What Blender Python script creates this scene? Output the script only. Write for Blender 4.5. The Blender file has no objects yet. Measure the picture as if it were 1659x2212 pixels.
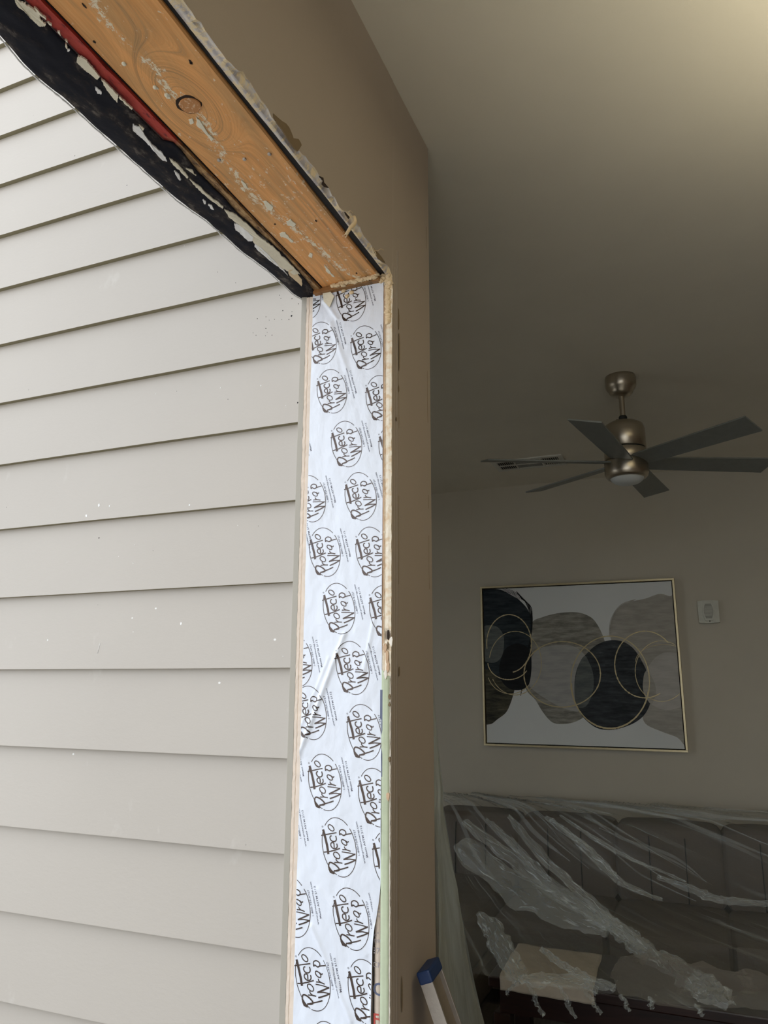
import bpy, bmesh, math, random
from mathutils import Vector, Matrix, noise
S = bpy.context.scene
C = bpy.context.collection
R = math.radians
random.seed(4)

# ------------------------------------------------------------------ camera
PF, PITCH, ROLL, YAW = 1632.44, 0.225876, 0.0044839, 0.3942266
CZ = 1.60
F_ = Vector((-math.sin(YAW)*math.cos(PITCH), math.cos(YAW)*math.cos(PITCH), math.sin(PITCH)))
r_ = Vector((math.cos(YAW), math.sin(YAW), 0)); u_ = r_.cross(F_)
RT = math.cos(ROLL)*r_+math.sin(ROLL)*u_; UP = -math.sin(ROLL)*r_+math.cos(ROLL)*u_
cam = bpy.data.cameras.new('camera'); co = bpy.data.objects.new('camera', cam); C.objects.link(co)
m = Matrix((RT, UP, -F_)).transposed().to_4x4(); m.translation = (0, 0, CZ)
co.matrix_world = m
cam.sensor_fit = 'VERTICAL'; cam.sensor_height = 24; cam.lens = 24*PF/2212; cam.clip_start = .02
S.camera = co

def ray(x, y): return (x-829.5)*RT-(y-1106)*UP+PF*F_
def onY(x, y, Y): d = ray(x, y); d = d*(Y/d.y); return Vector((d.x, Y, d.z+CZ))
def onX(x, y, X): d = ray(x, y); d = d*(X/d.x); return Vector((X, d.y, d.z+CZ))
def onZ(x, y, Z): d = ray(x, y); d = d*((Z-CZ)/d.z); return Vector((d.x, d.y, Z))

# ------------------------------------------------------------------ world, light, exposure
w = bpy.data.worlds.new('world'); S.world = w; w.use_nodes = True
bg = w.node_tree.nodes['Background']; bg.inputs[0].default_value = (.895, .945, 1.0, 1); bg.inputs[1].default_value = 2.5
S.view_settings.view_transform = 'Standard'; S.view_settings.look = 'None'
S.view_settings.gamma = 1; S.view_settings.use_curve_mapping = False
S.view_settings.exposure = 0.0
def area(name, loc, rot, sx, sy, e, col):
    l = bpy.data.lights.new(name, 'AREA'); l.shape = 'RECTANGLE'; l.size = sx; l.size_y = sy; l.energy = e; l.color = col
    o = bpy.data.objects.new(name, l); C.objects.link(o); o.location = loc; o.rotation_euler = rot; return o
area('added_glow_light', (.95, 1.05, 2.48), (R(180), 0, 0), .16, .16, 24, (1, .90, .66))  # added light inside the made-up uplighter, warms the ceiling

# ------------------------------------------------------------------ helpers
def tag(o, label=None, cat=None, group=None, kind=None):
    for k, v in (('label', label), ('category', cat), ('group', group), ('kind', kind)):
        if v: o[k] = v
    return o
def empty(name, loc):
    o = bpy.data.objects.new(name, None); C.objects.link(o); o.location = loc; o.empty_display_size = .1; return o
def wloc(o):
    v = Vector((0, 0, 0))
    while o: v += o.location; o = o.parent
    return v
class MB:
    def __init__(s): s.v = []; s.f = []; s.sm = []
    def add(s, v, f, sm=False):
        n = len(s.v); s.v += [Vector(p) for p in v]; s.f += [tuple(i+n for i in q) for q in f]; s.sm += [sm]*len(f); return s
    def box(s, x0, x1, y0, y1, z0, z1):
        v = [(x, y, z) for x in (x0, x1) for y in (y0, y1) for z in (z0, z1)]
        return s.add(v, [(0, 1, 3, 2), (4, 6, 7, 5), (0, 4, 5, 1), (2, 3, 7, 6), (0, 2, 6, 4), (1, 5, 7, 3)])
    def grid(s, fn, nu, nv, sm=True, flip=False, closeu=False):
        v = [fn(i/nu, j/nv) for i in range(nu+1) for j in range(nv+1)]
        f = []
        for i in range(nu):
            for j in range(nv):
                a = i*(nv+1)+j; q = (a, a+nv+1, a+nv+2, a+1); f.append(q[::-1] if flip else q)
        return s.add(v, f, sm)
    def lathe(s, prof, c, n=40, sm=True):
        cx, cy = c; v = []; f = []
        for r, z in prof: v += [(cx+r*math.cos(2*math.pi*k/n), cy+r*math.sin(2*math.pi*k/n), z) for k in range(n)]
        for i in range(len(prof)-1):
            for k in range(n):
                k2 = (k+1) % n; f.append((i*n+k, i*n+k2, (i+1)*n+k2, (i+1)*n+k))
        return s.add(v, f, sm)
    def tube(s, pts, r, n=8, sm=True):
        v = []; f = []; pts = [Vector(p) for p in pts]
        for i, p in enumerate(pts):
            t = (pts[min(i+1, len(pts)-1)]-pts[max(i-1, 0)]).normalized()
            a = t.cross(Vector((0, 0, 1)) if abs(t.z) < .9 else Vector((1, 0, 0))).normalized(); b = t.cross(a)
            rr = r[i] if isinstance(r, (list, tuple)) else r
            v += [p+rr*(math.cos(2*math.pi*k/n)*a+math.sin(2*math.pi*k/n)*b) for k in range(n)]
        for i in range(len(pts)-1):
            for k in range(n):
                k2 = (k+1) % n; f.append((i*n+k, i*n+k2, (i+1)*n+k2, (i+1)*n+k))
        f += [tuple(range(n))[::-1], tuple(range((len(pts)-1)*n, len(pts)*n))]
        return s.add(v, f, sm)
    def prism(s, poly, ext):
        n = len(poly); ext = Vector(ext); p = [Vector(q) for q in poly]
        f = [tuple(range(n)), tuple(range(n, 2*n))[::-1]]+[(k, n+k, n+(k+1) % n, (k+1) % n) for k in range(n)]
        return s.add(p+[q+ext for q in p], f)
    def build(s, name, mat, parent=None, loc=None, bevel=0, seg=2, solid=0, subd=0, recalc=True):
        bm = bmesh.new(); vs = [bm.verts.new(p) for p in s.v]
        for q, sm in zip(s.f, s.sm):
            try: fc = bm.faces.new([vs[i] for i in q]); fc.smooth = sm
            except ValueError: pass
        if recalc: bmesh.ops.recalc_face_normals(bm, faces=bm.faces)
        if parent is None and loc is None:
            xs = [v.x for v in s.v]; ys = [v.y for v in s.v]; zs = [v.z for v in s.v]
            loc = Vector(((min(xs)+max(xs))/2, (min(ys)+max(ys))/2, min(zs)))
        base = wloc(parent) if parent else Vector((0, 0, 0))
        wl = Vector(loc) if loc is not None else base
        me = bpy.data.meshes.new(name)
        bmesh.ops.translate(bm, verts=bm.verts, vec=-wl)
        bm.to_mesh(me); bm.free()
        o = bpy.data.objects.new(name, me); C.objects.link(o)
        if mat: me.materials.append(mat)
        o.parent = parent; o.location = wl-base
        if subd:
            k = o.modifiers.new('s', 'SUBSURF'); k.levels = k.render_levels = subd
        if bevel:
            k = o.modifiers.new('b', 'BEVEL'); k.width = bevel; k.segments = seg; k.limit_method = 'ANGLE'; k.angle_limit = R(40)
            for p_ in me.polygons: p_.use_smooth = False
        if solid:
            k = o.modifiers.new('t', 'SOLIDIFY'); k.thickness = solid; k.offset = 0
        return o
def struct(o): o['kind'] = 'structure'; return o
def nz(x, y, z=0): return noise.noise(Vector((x, y, z)))
def fb(x, y, z=0, o=4): return noise.fractal(Vector((x, y, z)), 1.0, 2.0, o)

# ------------------------------------------------------------------ material helper
class Mt:
    def __init__(s, name, col=(.5, .5, .5), rough=.6, metal=0, spec=.5):
        s.m = bpy.data.materials.new(name); s.m.use_nodes = True; s.t = s.m.node_tree; s.N = s.t.nodes; s.L = s.t.links
        s.b = s.N['Principled BSDF']; s.out = s.N['Material Output']
        s.b.inputs['Base Color'].default_value = (*col, 1); s.b.inputs['Roughness'].default_value = rough
        s.b.inputs['Metallic'].default_value = metal; s.b.inputs['Specular IOR Level'].default_value = spec
        s.geo = s.N.new('ShaderNodeNewGeometry').outputs['Position']
    def link(s, a, b): s.L.new(a, b)
    def map(s, sc=(1, 1, 1), loc=(0, 0, 0), src=None):
        n = s.N.new('ShaderNodeMapping'); n.inputs['Scale'].default_value = sc; n.inputs['Location'].default_value = loc
        s.link(src or s.geo, n.inputs[0]); return n.outputs[0]
    def noise(s, scale=5, detail=4, rough=.55, vec=None, dist=0):
        n = s.N.new('ShaderNodeTexNoise'); n.inputs['Scale'].default_value = scale; n.inputs['Detail'].default_value = detail
        n.inputs['Roughness'].default_value = rough; n.inputs['Distortion'].default_value = dist
        s.link(vec or s.geo, n.inputs['Vector']); return n.outputs['Fac']
    def ramp(s, fac, stops):
        n = s.N.new('ShaderNodeValToRGB'); e = n.color_ramp.elements
        while len(e) < len(stops): e.new(.5)
        for k, (p, c) in zip(e, stops): k.position = p; k.color = (*c, 1) if isinstance(c, tuple) else (c, c, c, 1)
        s.link(fac, n.inputs[0]); return n.outputs[0]
    def mix(s, fac, a, b):
        n = s.N.new('ShaderNodeMix'); n.data_type = 'RGBA'
        for k, v in ((0, fac), (6, a), (7, b)):
            if isinstance(v, tuple): n.inputs[k].default_value = (*v, 1)
            elif isinstance(v, (int, float)): n.inputs[k].default_value = v
            else: s.link(v, n.inputs[k])
        return n.outputs[2]
    def math(s, op, a, b=0, c=None):
        n = s.N.new('ShaderNodeMath'); n.operation = op
        for k, v in enumerate((a, b) if c is None else (a, b, c)):
            if isinstance(v, (int, float)): n.inputs[k].default_value = v
            else: s.link(v, n.inputs[k])
        return n.outputs[0]
    def xyz(s):
        n = s.N.new('ShaderNodeSeparateXYZ'); s.link(s.geo, n.inputs[0]); return n.outputs
    def col(s, c): s.link(c, s.b.inputs['Base Color']); return s
    def bump(s, h, st=.3, d=.002):
        n = s.N.new('ShaderNodeBump'); n.inputs['Strength'].default_value = st; n.inputs['Distance'].default_value = d
        s.link(h, n.inputs['Height']); s.link(n.outputs[0], s.b.inputs['Normal']); return s
    def cray(s): return s

# materials ----------------------------------------------------------
def paint(name, c, rough=.55, bs=260, st=.25, d=.001, var=.06):
    t = Mt(name, c, rough, spec=.35)
    a = t.noise(3, 3); t.col(t.mix(a, tuple(k*(1-var) for k in c), tuple(k*(1+var) for k in c)))
    t.bump(t.noise(bs, 3), st, d); return t.m
WALLC = (.52, .485, .40)
M = {}
M['wall'] = paint('wall_paint', WALLC)
M['wall_edge'] = paint('wall_paint_strip', (.34, .29, .25))
M['wall_brown'] = paint('brown_taupe_wall_paint', (.385, .325, .27))
M['wall_dark'] = paint('bounce_cutting_wall_paint', (.17, .125, .09))  # unseen walls darkened on purpose to cut bounce light on the stub
M['ceiling'] = paint('ceiling_paint', (.76, .72, .62), .8, 300, .2)
# siding: embossed cement board with specks
t = Mt('siding_paint', (.54, .50, .435), .45, spec=.35)
v1 = t.N.new('ShaderNodeTexVoronoi'); v1.inputs['Scale'].default_value = 9; t.link(t.map((1, 1, 1.3)), v1.inputs['Vector'])
sp = t.ramp(v1.outputs['Distance'], [(0.0, 1.0), (.022, 1.0), (.034, 0.0)])
v2 = t.N.new('ShaderNodeTexVoronoi'); v2.inputs['Scale'].default_value = 13; t.link(t.map((1.3, 1, .8), (3.3, 1, 7.7)), v2.inputs['Vector'])
sd = t.ramp(v2.outputs['Distance'], [(0.0, 1.0), (.02, 1.0), (.03, 0.0)])
ms = t.noise(3.1, 2); mk = t.ramp(ms, [(.52, 0.0), (.56, 1.0)])
base = t.mix(t.noise(2.2, 4), (.450, .414, .372), (.495, .458, .413))
c1 = t.mix(t.math('MULTIPLY', sp, mk), base, (.80, .80, .78))
c2 = t.mix(t.math('MULTIPLY', sd, t.ramp(ms, [(.40, 1.0), (.46, 0.0)])), c1, (.08, .07, .06))
sm_ = t.ramp(t.noise(7, 5, .6, t.map((1, 1, .6), (5, 2, 9))), [(.66, 0.0), (.74, .35)])
t.col(t.mix(sm_, c2, (.66, .64, .60))); t.bump(t.noise(110, 4, .6, t.map((.55, 1, 1))), .30, .0012)
M['siding'] = t.m
M['trim'] = paint('trim_paint', (.40, .375, .325), .5)
M['siding_shade_core'] = paint('siding_underside_shade', (.25, .225, .145), .7)  # dark olive stands in for shade under each board; also covers the core

# ---- timber
def timber(name, knots=((-.680, .824, .011),), dark=1.0):
    t = Mt(name, (.6, .35, .15), .55, spec=.3)
    x, y, z = t.xyz()
    # displace the grain sideways around each knot
    X = x
    for kx, ky, kr in knots:
        dx = t.math('SUBTRACT', x, kx); dy = t.math('MULTIPLY', t.math('SUBTRACT', y, ky), .50)
        r2 = t.math('ADD', t.math('MULTIPLY', dx, dx), t.math('MULTIPLY', dy, dy))
        g = t.math('EXPONENT', t.math('MULTIPLY', r2, -1/(kr*3.0)**2))
        sg = t.math('DIVIDE', dx, t.math('SQRT', t.math('ADD', r2, 1e-5)))
        X = t.math('SUBTRACT', X, t.math('MULTIPLY', t.math('MULTIPLY', g, sg), kr*1.9))
        X = t.math('ADD', t.math('MULTIPLY', X, t.math('SUBTRACT', 1, g)), t.math('MULTIPLY', t.math('SQRT', t.math('ADD', r2, 1e-5)), t.math('MULTIPLY', g, .8)))
    cv = t.N.new('ShaderNodeCombineXYZ'); t.link(X, cv.inputs[0]); t.link(t.math('MULTIPLY', y, .12), cv.inputs[1]); t.link(t.math('MULTIPLY', z, 1), cv.inputs[2])
    gv = t.noise(1.0, 5, .62, t.map((34, 14, 30), (0, 0, 0), cv.outputs[0]), .9)
    gf = t.N.new('ShaderNodeMath'); gf.operation = 'PINGPONG'; gf.inputs[1].default_value = .5
    t.link(t.math('MULTIPLY', gv, 3.2), gf.inputs[0]); gl = t.math('MULTIPLY', gf.outputs[0], 2)
    c = t.ramp(gl, [(0, (.44*dark, .22*dark, .085*dark)), (.16, (.62*dark, .34*dark, .14*dark)), (.5, (.76*dark, .36*dark, .12*dark)), (1, (.87*dark, .44*dark, .165*dark))])
    st = t.noise(6, 4, .6, t.map((6, .7, 6)))
    c = t.mix(t.ramp(st, [(.42, 0.0), (.75, .6)]), c, (.36*dark, .26*dark, .13*dark))
    c = t.mix(t.ramp(t.noise(3.0, 3, .5, t.map((3, 1, 1), (1, 4, 2))), [(.5, 0.0), (.68, .5)]), c, (.74*dark, .29*dark, .08*dark))
    fib = t.noise(60, 3, .6, t.map((9, .25, 9)))
    c = t.mix(t.math('MULTIPLY', fib, .35), c, (.25*dark, .13*dark, .05*dark))
    return t, c, x, y, z
t, c, x, y, z = timber('weathered_timber', dark=1.1)
# smeared cream caulk left along the middle of the board
f = t.N.new('ShaderNodeFloatCurve'); cu = f.mapping.curves[0]
SM = [(-.687, .626), (-.691, .69), (-.681, .738), (-.688, .784), (-.68, .85), (-.696, .925), (-.706, 1.012), (-.707, 1.085), (-.692, 1.155), (-.678, 1.248), (-.663, 1.351), (-.64, 1.424)]
yn = t.math('DIVIDE', t.math('SUBTRACT', y, .6), .85); t.link(yn, f.inputs['Value'])
pts = [((b-.6)/.85, (a+.72)*10) for a, b in SM]
cu.points[0].location = pts[0]; cu.points[1].location = pts[-1]
for p in pts[1:-1]: cu.points.new(*p)
f.mapping.update()
xc = t.math('SUBTRACT', t.math('DIVIDE', f.outputs[0], 10), .72)
dd = t.math('ABSOLUTE', t.math('SUBTRACT', x, xc))
n1 = t.noise(150, 6, .75, t.map((1, .5, 1))); n2 = t.noise(9, 2, .5, t.map((.3, 1, 1), (8, 3, 1)))
ml = t.math('SUBTRACT', t.math('ADD', n1, t.math('MULTIPLY', n2, .22)), t.math('MULTIPLY', dd, 11))
mask = t.ramp(ml, [(.585, 0.0), (.625, 1.0)])
far = t.ramp(t.math('ADD', t.noise(120, 4, .7, t.map((1, .5, 1), (2, 2, 2))), t.math('MULTIPLY', t.ramp(y, [(.9, 0.0), (1.0, 1.0)]), .05)), [(.66, 0.0), (.70, .7)])
t.col(t.mix(t.math('MAXIMUM', mask, far), c, (.86, .76, .58))); t.bump(t.math('ADD', n1, mask), .4, .001)
M['timber'] = t.m
t, c, x, y, z = timber('end_grain_timber', (), .45); t.col(c); M['timber_dark'] = t.m
t, c, x, y, z = timber('knot_timber', (), .9)
t.col(t.mix(t.ramp(t.noise(160, 4, .6), [(.55, 0.0), (.62, .8)]), (.50, .23, .085), (.72, .5, .32))); t.bump(t.noise(140, 3), .6, .002); M['knot'] = t.m
M['knot_gap'] = Mt('knot_gap', (.025, .012, .006), .9).m
# sheathing edge: red sealer on the near end, bare strand board further
t = Mt('sheathing_edge', (.3, .1, .05), .75); x, y, z = t.xyz()
osb = t.ramp(t.noise(90, 5, .7, t.map((2, .5, 1))), [(.35, (.06, .03, .015)), (.5, (.30, .17, .07)), (.65, (.50, .32, .14))])
red = t.ramp(t.noise(120, 4, .6, t.map((1, .4, 1))), [(.32, (.12, .008, .008)), (.45, (.36, .028, .02)), (.7, (.42, .05, .03))])
t.col(t.mix(t.ramp(t.math('ADD', y, t.math('MULTIPLY', t.noise(60, 3), .06)), [(.895, 0.0), (.925, 1.0)]), red, osb)); t.bump(t.noise(180, 4), .6, .002)
M['osb'] = t.m
# black membrane
t = Mt('bitumen_membrane', (.012, .014, .02), .7, spec=.2)
t.col(t.ramp(t.noise(34, 6, .7, t.map((1, .5, 1))), [(.46, (.005, .006, .013)), (.55, (.016, .013, .015)), (.66, (.115, .10, .09))])); t.bump(t.noise(90, 4), .4, .002)
M['membrane'] = t.m
def plain(n, c, r=.6, me=0, b=0, bs=150, spec=.5):
    t = Mt(n, c, r, me, spec)
    if b: t.bump(t.noise(bs, 4, .6), b, .002)
    a = t.noise(40, 4, .6); t.col(t.mix(a, tuple(k*.85 for k in c), tuple(min(1, k*1.15) for k in c))); return t.m
M['caulk'] = plain('old_caulk', (.80, .75, .60), .6, 0, .5)
M['caulk_white'] = plain('white_caulk', (.88, .89, .90), .5, 0, .5)
M['foam'] = plain('cream_foam', (.74, .58, .37), .8, 0, .8, 90)
M['black'] = plain('black_gap', (.012, .011, .012), .8)
# drywall core
t = Mt('gypsum_edge', (.5, .47, .45), .9, spec=.2); x, y, z = t.xyz()
n1 = t.noise(55, 5, .65, t.map((1, 1.2, .6))); saw = t.N.new('ShaderNodeTexWave'); saw.inputs['Scale'].default_value = 18; saw.inputs['Distortion'].default_value = 3
t.link(t.map((1.5, 1, .2)), saw.inputs['Vector'])
g0 = t.ramp(saw.outputs['Fac'], [(0, (.46, .43, .44)), (.6, (.60, .56, .56)), (1, (.76, .72, .68))])
g1 = t.mix(t.ramp(n1, [(.45, 0.0), (.56, 1.0)]), g0, (.84, .70, .47))
t.col(g1); t.bump(n1, .5, .003); M['gypsum'] = t.m
# jamb drywall edge: broken gypsum above, green board paper below
t = Mt('jamb_gypsum', (.7, .6, .5), .85, spec=.2); x, y, z = t.xyz()
n1 = t.noise(60, 5, .65)
top = t.mix(t.ramp(n1, [(.40, 0.0), (.52, 1.0)]), (.74, .58, .40), (.86, .77, .62))
t.col(t.mix(t.ramp(n1, [(.35, 0.0), (.6, .6)]), top, (.87, .80, .68))); t.bump(n1, .6, .003); M['jamb_gypsum'] = t.m
M['kraft'] = plain('kraft_paper_edge', (.58, .40, .26), .8, 0, .4)
M['green_paper'] = plain('green_board_paper', (.50, .56, .40), .8, 0, .2, 60)
M['white_gypsum'] = plain('white_gypsum', (.85, .80, .72), .9, 0, .6)
M['raw_wood'] = plain('pale_raw_edge', (.80, .69, .59), .8, 0, .6, 80)
M['blue_tape'] = plain('blue_plastic', (.10, .12, .20), .4)
M['torn_paper'] = plain('torn_brown_paper', (.19, .135, .075), .9, 0, .3)
M['insul'] = plain('insulation_facing', (.70, .60, .50), .7, 0, .2)
M['ink_blue'] = Mt('faded_blue_ink', (.13, .15, .24), .7).m
M['ink_red'] = Mt('red_ink', (.62, .10, .08), .7).m
M['ink_grey'] = Mt('faded_grey_ink', (.40, .37, .40), .7).m
# flashing wrap
t = Mt('wrap_film', (.77, .82, .92), .32, spec=.5); t.bump(t.noise(14, 4, .55, t.map((1, 1, .6), (0, 0, 2)), 1.2), .45, .004)
M['wrap'] = t.m
M['print'] = Mt('brown_black_print', (.075, .055, .048), .25, .55).m
M['small_print'] = Mt('grey_small_print', (.10, .10, .14), .5).m
# metals
t = Mt('brushed_nickel', (.50, .45, .37), .30, 1.0); t.bump(t.noise(70, 3, .5, t.map((12, 12, .3))), .25, .0008); M['nickel'] = t.m
M['blade'] = plain('silver_blade', (.215, .23, .22), .45, .3)
M['diffuser'] = Mt('opal_glass', (.62, .66, .66), .3).m
M['white_plastic'] = plain('white_plastic', (.56, .57, .50), .45)
M['grille'] = plain('grille_plastic', (.34, .34, .30), .6)
M['dark_slot'] = Mt('dark_slot', (.02, .022, .02), .8).m
M['vent'] = plain('vent_enamel', (.66, .66, .60), .5)
M['alu'] = plain('scuffed_aluminium', (.46, .42, .38), .42, .75, .2)
M['bronze'] = plain('level_side', (.30, .25, .19), .45, .6, .2)
M['blue_cap'] = plain('blue_end_cap', (.008, .03, .11), .45)
M['gold'] = plain('champagne_frame', (.55, .47, .29), .35, .6)
# fabric
t = Mt('sofa_fabric', (.17, .125, .10), .95, spec=.2)
n1 = t.noise(420, 3, .6); t.col(t.ramp(n1, [(.3, (.095, .08, .067)), (.7, (.20, .17, .145))])); t.bump(n1, .5, .001); M['fabric'] = t.m
t = Mt('dark_wood', (.03, .012, .009), .35, spec=.5); t.col(t.ramp(t.noise(12, 5, .6, t.map((.5, 5, 5))), [(.3, (.010, .004, .003)), (.7, (.032, .012, .009))])); M['dark_wood'] = t.m
t = Mt('wood_floor', (.2, .18, .16), .5); t.col(t.ramp(t.noise(8, 5, .6, t.map((6, .6, 1))), [(.3, (.28, .26, .225)), (.7, (.42, .39, .34))])); M['floor'] = t.m
M['concrete'] = plain('patio_concrete', (.56, .51, .44), .9, 0, .3)
M['shade_rug'] = plain('under_table_shade', (.028, .012, .009), .95, 0, .5, 300)
M['paper'] = plain('tan_masking_paper', (.50, .44, .35), .8, 0, .3, 30)
# plastic sheet: real thin film, clear where flat, veiled along creases
def film(name, col, base_op, crease, uvs=(60, 2), rough=.18, edge=.5):
    m = bpy.data.materials.new(name); m.use_nodes = True; N = m.node_tree.nodes; L = m.node_tree.links
    b = N['Principled BSDF']; b.inputs['Base Color'].default_value = (*col, 1); b.inputs['Roughness'].default_value = rough; b.inputs['Specular IOR Level'].default_value = .7
    out = N['Material Output']; tr = N.new('ShaderNodeBsdfTransparent'); mx = N.new('ShaderNodeMixShader')
    lw = N.new('ShaderNodeLayerWeight'); lw.inputs[0].default_value = .35
    tc = N.new('ShaderNodeTexCoord'); mp = N.new('ShaderNodeMapping'); mp.inputs['Scale'].default_value = (uvs[0], uvs[1], 1); L.new(tc.outputs['UV'], mp.inputs[0])
    nz_ = N.new('ShaderNodeTexNoise'); nz_.inputs['Scale'].default_value = 1; nz_.inputs['Detail'].default_value = 5; nz_.inputs['Roughness'].default_value = .6; nz_.inputs['Distortion'].default_value = .6
    L.new(mp.outputs[0], nz_.inputs['Vector'])
    rp = N.new('ShaderNodeValToRGB'); rp.color_ramp.elements[0].position = .56; rp.color_ramp.elements[1].position = .80
    L.new(nz_.outputs['Fac'], rp.inputs[0])
    def ma(op, a, b_):
        k = N.new('ShaderNodeMath'); k.operation = op
        for i, v in enumerate((a, b_)):
            if isinstance(v, (int, float)): k.inputs[i].default_value = v
            else: L.new(v, k.inputs[i])
        return k.outputs[0]
    fac = ma('ADD', ma('ADD', ma('MULTIPLY', ma('POWER', lw.outputs['Facing'], 3.0), edge), base_op), ma('MULTIPLY', rp.outputs[0], crease))
    fac = ma('MINIMUM', fac, .95)
    bp = N.new('ShaderNodeBump'); bp.inputs['Strength'].default_value = .35; bp.inputs['Distance'].default_value = .01; L.new(nz_.outputs['Fac'], bp.inputs['Height']); L.new(bp.outputs[0], b.inputs['Normal'])
    L.new(fac, mx.inputs[0]); L.new(tr.outputs[0], mx.inputs[1]); L.new(b.outputs[0], mx.inputs[2]); L.new(mx.outputs[0], out.inputs[0])
    return m
M['film'] = film('clear_plastic_film', (.60, .66, .66), .10, .55, (130, 2.2), .15, .5)
M['film_bunch'] = film('bunched_plastic_film', (.80, .88, .90), .26, .9, (22, 7), .10, .7)
M['film_crease'] = film('creased_plastic_film', (.74, .82, .84), .22, .5, (4, 4), .12, .4)
M['film_veil'] = film('wrinkled_plastic_veil', (.34, .32, .29), .42, .3, (6, 8), .3, .3)
M['film_milky'] = film('milky_plastic_film', (.42, .45, .42), .52, .25, (16, 2), .35, .5)
M['film_inner'] = film('inner_plastic_film', (.55, .52, .46), .45, .2, (5, 3), .4, .3)

# ------------------------------------------------------------------ the setting
ZC = CZ+1.4137; ZH = CZ+.895; YJ = 1.42; YB = 5.25; XI = -.574
floor = struct(MB().box(-4.6, 4.0, -3.2, 5.45, -.1, 0).build('floor', M['floor']))
ceil_ = struct(MB().box(-.80, 4.0, -3.2, 1.68, ZC, ZC+.25).box(-4.6, 4.0, 1.68, 5.45, ZC, ZC+.25).build('ceiling', M['ceiling']))
struct(MB().box(-4.6, 4.0, YB, YB+.2, 0, ZC).build('wall_back', M['wall']))
# right wall, and the wall behind the camera with an opening added for daylight
def wall_x(name, x0, x1, ya, yb, wy0, wy1, wz0, wz1):
    return MB().box(x0, x1, ya, wy0, 0, ZC).box(x0, x1, wy1, yb, 0, ZC).box(x0, x1, wy0, wy1, 0, wz0).box(x0, x1, wy0, wy1, wz1, ZC).build(name, M['wall'])
struct(MB().box(3.8, 4.0, -3.0, YB, 0, ZC).build('wall_right', M['wall_dark']))
struct(MB().box(-.80, -.6, -3.2, -3.0, 0, ZC).box(1.9, 4.0, -3.2, -3.0, 0, ZC).box(-.6, 1.9, -3.2, -3.0, 2.9, ZC).build('wall_front', M['wall_dark']))
struct(MB().box(-4.6, -4.4, 1.68, YB, 0, ZC).build('wall_far_left', M['wall']))
struct(MB().box(-25, 25, -25, 1.4, -.25, -.12).build('ground', M['concrete']))

# siding wall
sw = empty('wall_siding', (-2.6, 1.46, 0)); struct(sw)
MB().box(-2.7, -.79, 1.462, 1.678, -.12, 4.4).box(-4.6, -4.3, 1.462, 1.678, -.12, 4.4).box(-4.3, -2.7, 1.462, 1.678, -.12, .5).box(-4.3, -2.7, 1.462, 1.678, 2.6, 4.4).build('wall_core', M['siding_shade_core'], sw)
struct(MB().box(-4.3, -4.25, 1.48, 1.62, .5, 2.6).box(-2.75, -2.7, 1.48, 1.62, .5, 2.6).box(-4.25, -2.75, 1.48, 1.62, .5, .55).box(-4.25, -2.75, 1.48, 1.62, 2.55, 2.6).box(-3.52, -3.48, 1.5, 1.6, .55, 2.55).build('added_window_1', M['caulk_white']))  # added unseen window, lets daylight onto the back wall
ys = 1.440; sc = ys/YJ; EXP = .1825*sc
z0 = CZ+.0352*sc
for k in range(-9, 14):
    zb = z0+k*EXP
    jx = random.uniform(-.0012, .0012)
    xr = -.8045*sc+.009 if k > -1 else -.8045*sc+.009
    # a lapped board: bottom edge proud by its thickness
    n = 60; mb = MB()
    def prof(u, v, zb=zb, xr=xr, jx=jx):
        X = -2.68+(xr+jx+2.68)*u
        wob = .0007*nz(X*3, zb*7)
        P = [(ys+.016, zb+.0005), (ys-.003, zb+.0005), (ys-.003, zb+.002), (ys+.0125, zb+EXP+.02), (ys+.018, zb+EXP+.02)]
        q = P[round(v*4)]; return (X, q[0]+.010, q[1]+wob)
    mb.grid(prof, n, 4, sm=False)
    mb.add([prof(1, j/4) for j in range(5)], [(0, 1, 2, 3, 4)])
    o = mb.build('siding_board', M['siding'], sw); o.data.materials.append(M['siding_shade_core'])
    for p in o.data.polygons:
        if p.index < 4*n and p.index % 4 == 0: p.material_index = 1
MB().box(-.8025, -.7885, 1.419, 1.47, -.1, ZH+.02).build('corner_trim', M['trim'], sw, bevel=.001)

def surfY(z): t_ = ((z-z0) % EXP)/(EXP+.018); return ys+.007+.0155*t_
def flecks(name, mat, pts):
    mb = MB()
    for px, py, sz in pts:
        p = onY(px, py, ys+.015); y_ = surfY(p.z)-.0006; q_ = []
        for k in range(9):
            a = 2*math.pi*k/9; rr = sz*(1+.7*nz(k*1.3, px)); q_.append((p.x+rr*math.cos(a)*.8, y_, p.z+rr*math.sin(a)))
        mb.prism(q_, (0, .002, 0))
    o = mb.build(name, mat, sw); o['kind'] = 'stuff'
q6 = lambda l: [(300+x/4.608, 500+y/4.608, s_) for x, y, s_ in l]
q8 = lambda l: [(100+x/3.072, 1050+y/3.072, s_) for x, y, s_ in l]
flecks('dark_specks', M['black'], q6([(790, 410, .0011), (977, 523, .0009), (1180, 868, .0013), (1265, 850, .001), (1353, 877, .0009), (1300, 885, .0007), (1425, 880, .0007), (1498, 880, .0012), (1522, 843, .0024), (1432, 787, .0012),
    (1270, 970, .0014), (1175, 1040, .001), (1335, 1040, .001), (1143, 1015, .0008), (1285, 1010, .0008), (1270, 1045, .0007), (1408, 662, .0009), (1393, 628, .0009), (1520, 665, .0013), (1588, 718, .0012), (890, 1672, .0009), (372, 1588, .0007), (1525, 800, .0009), (1590, 1710, .002)])
    +q8([(345, 343, .0018), (710, 430, .0007), (1404, 264, .0007), (335, 787, .0006)]))
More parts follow.
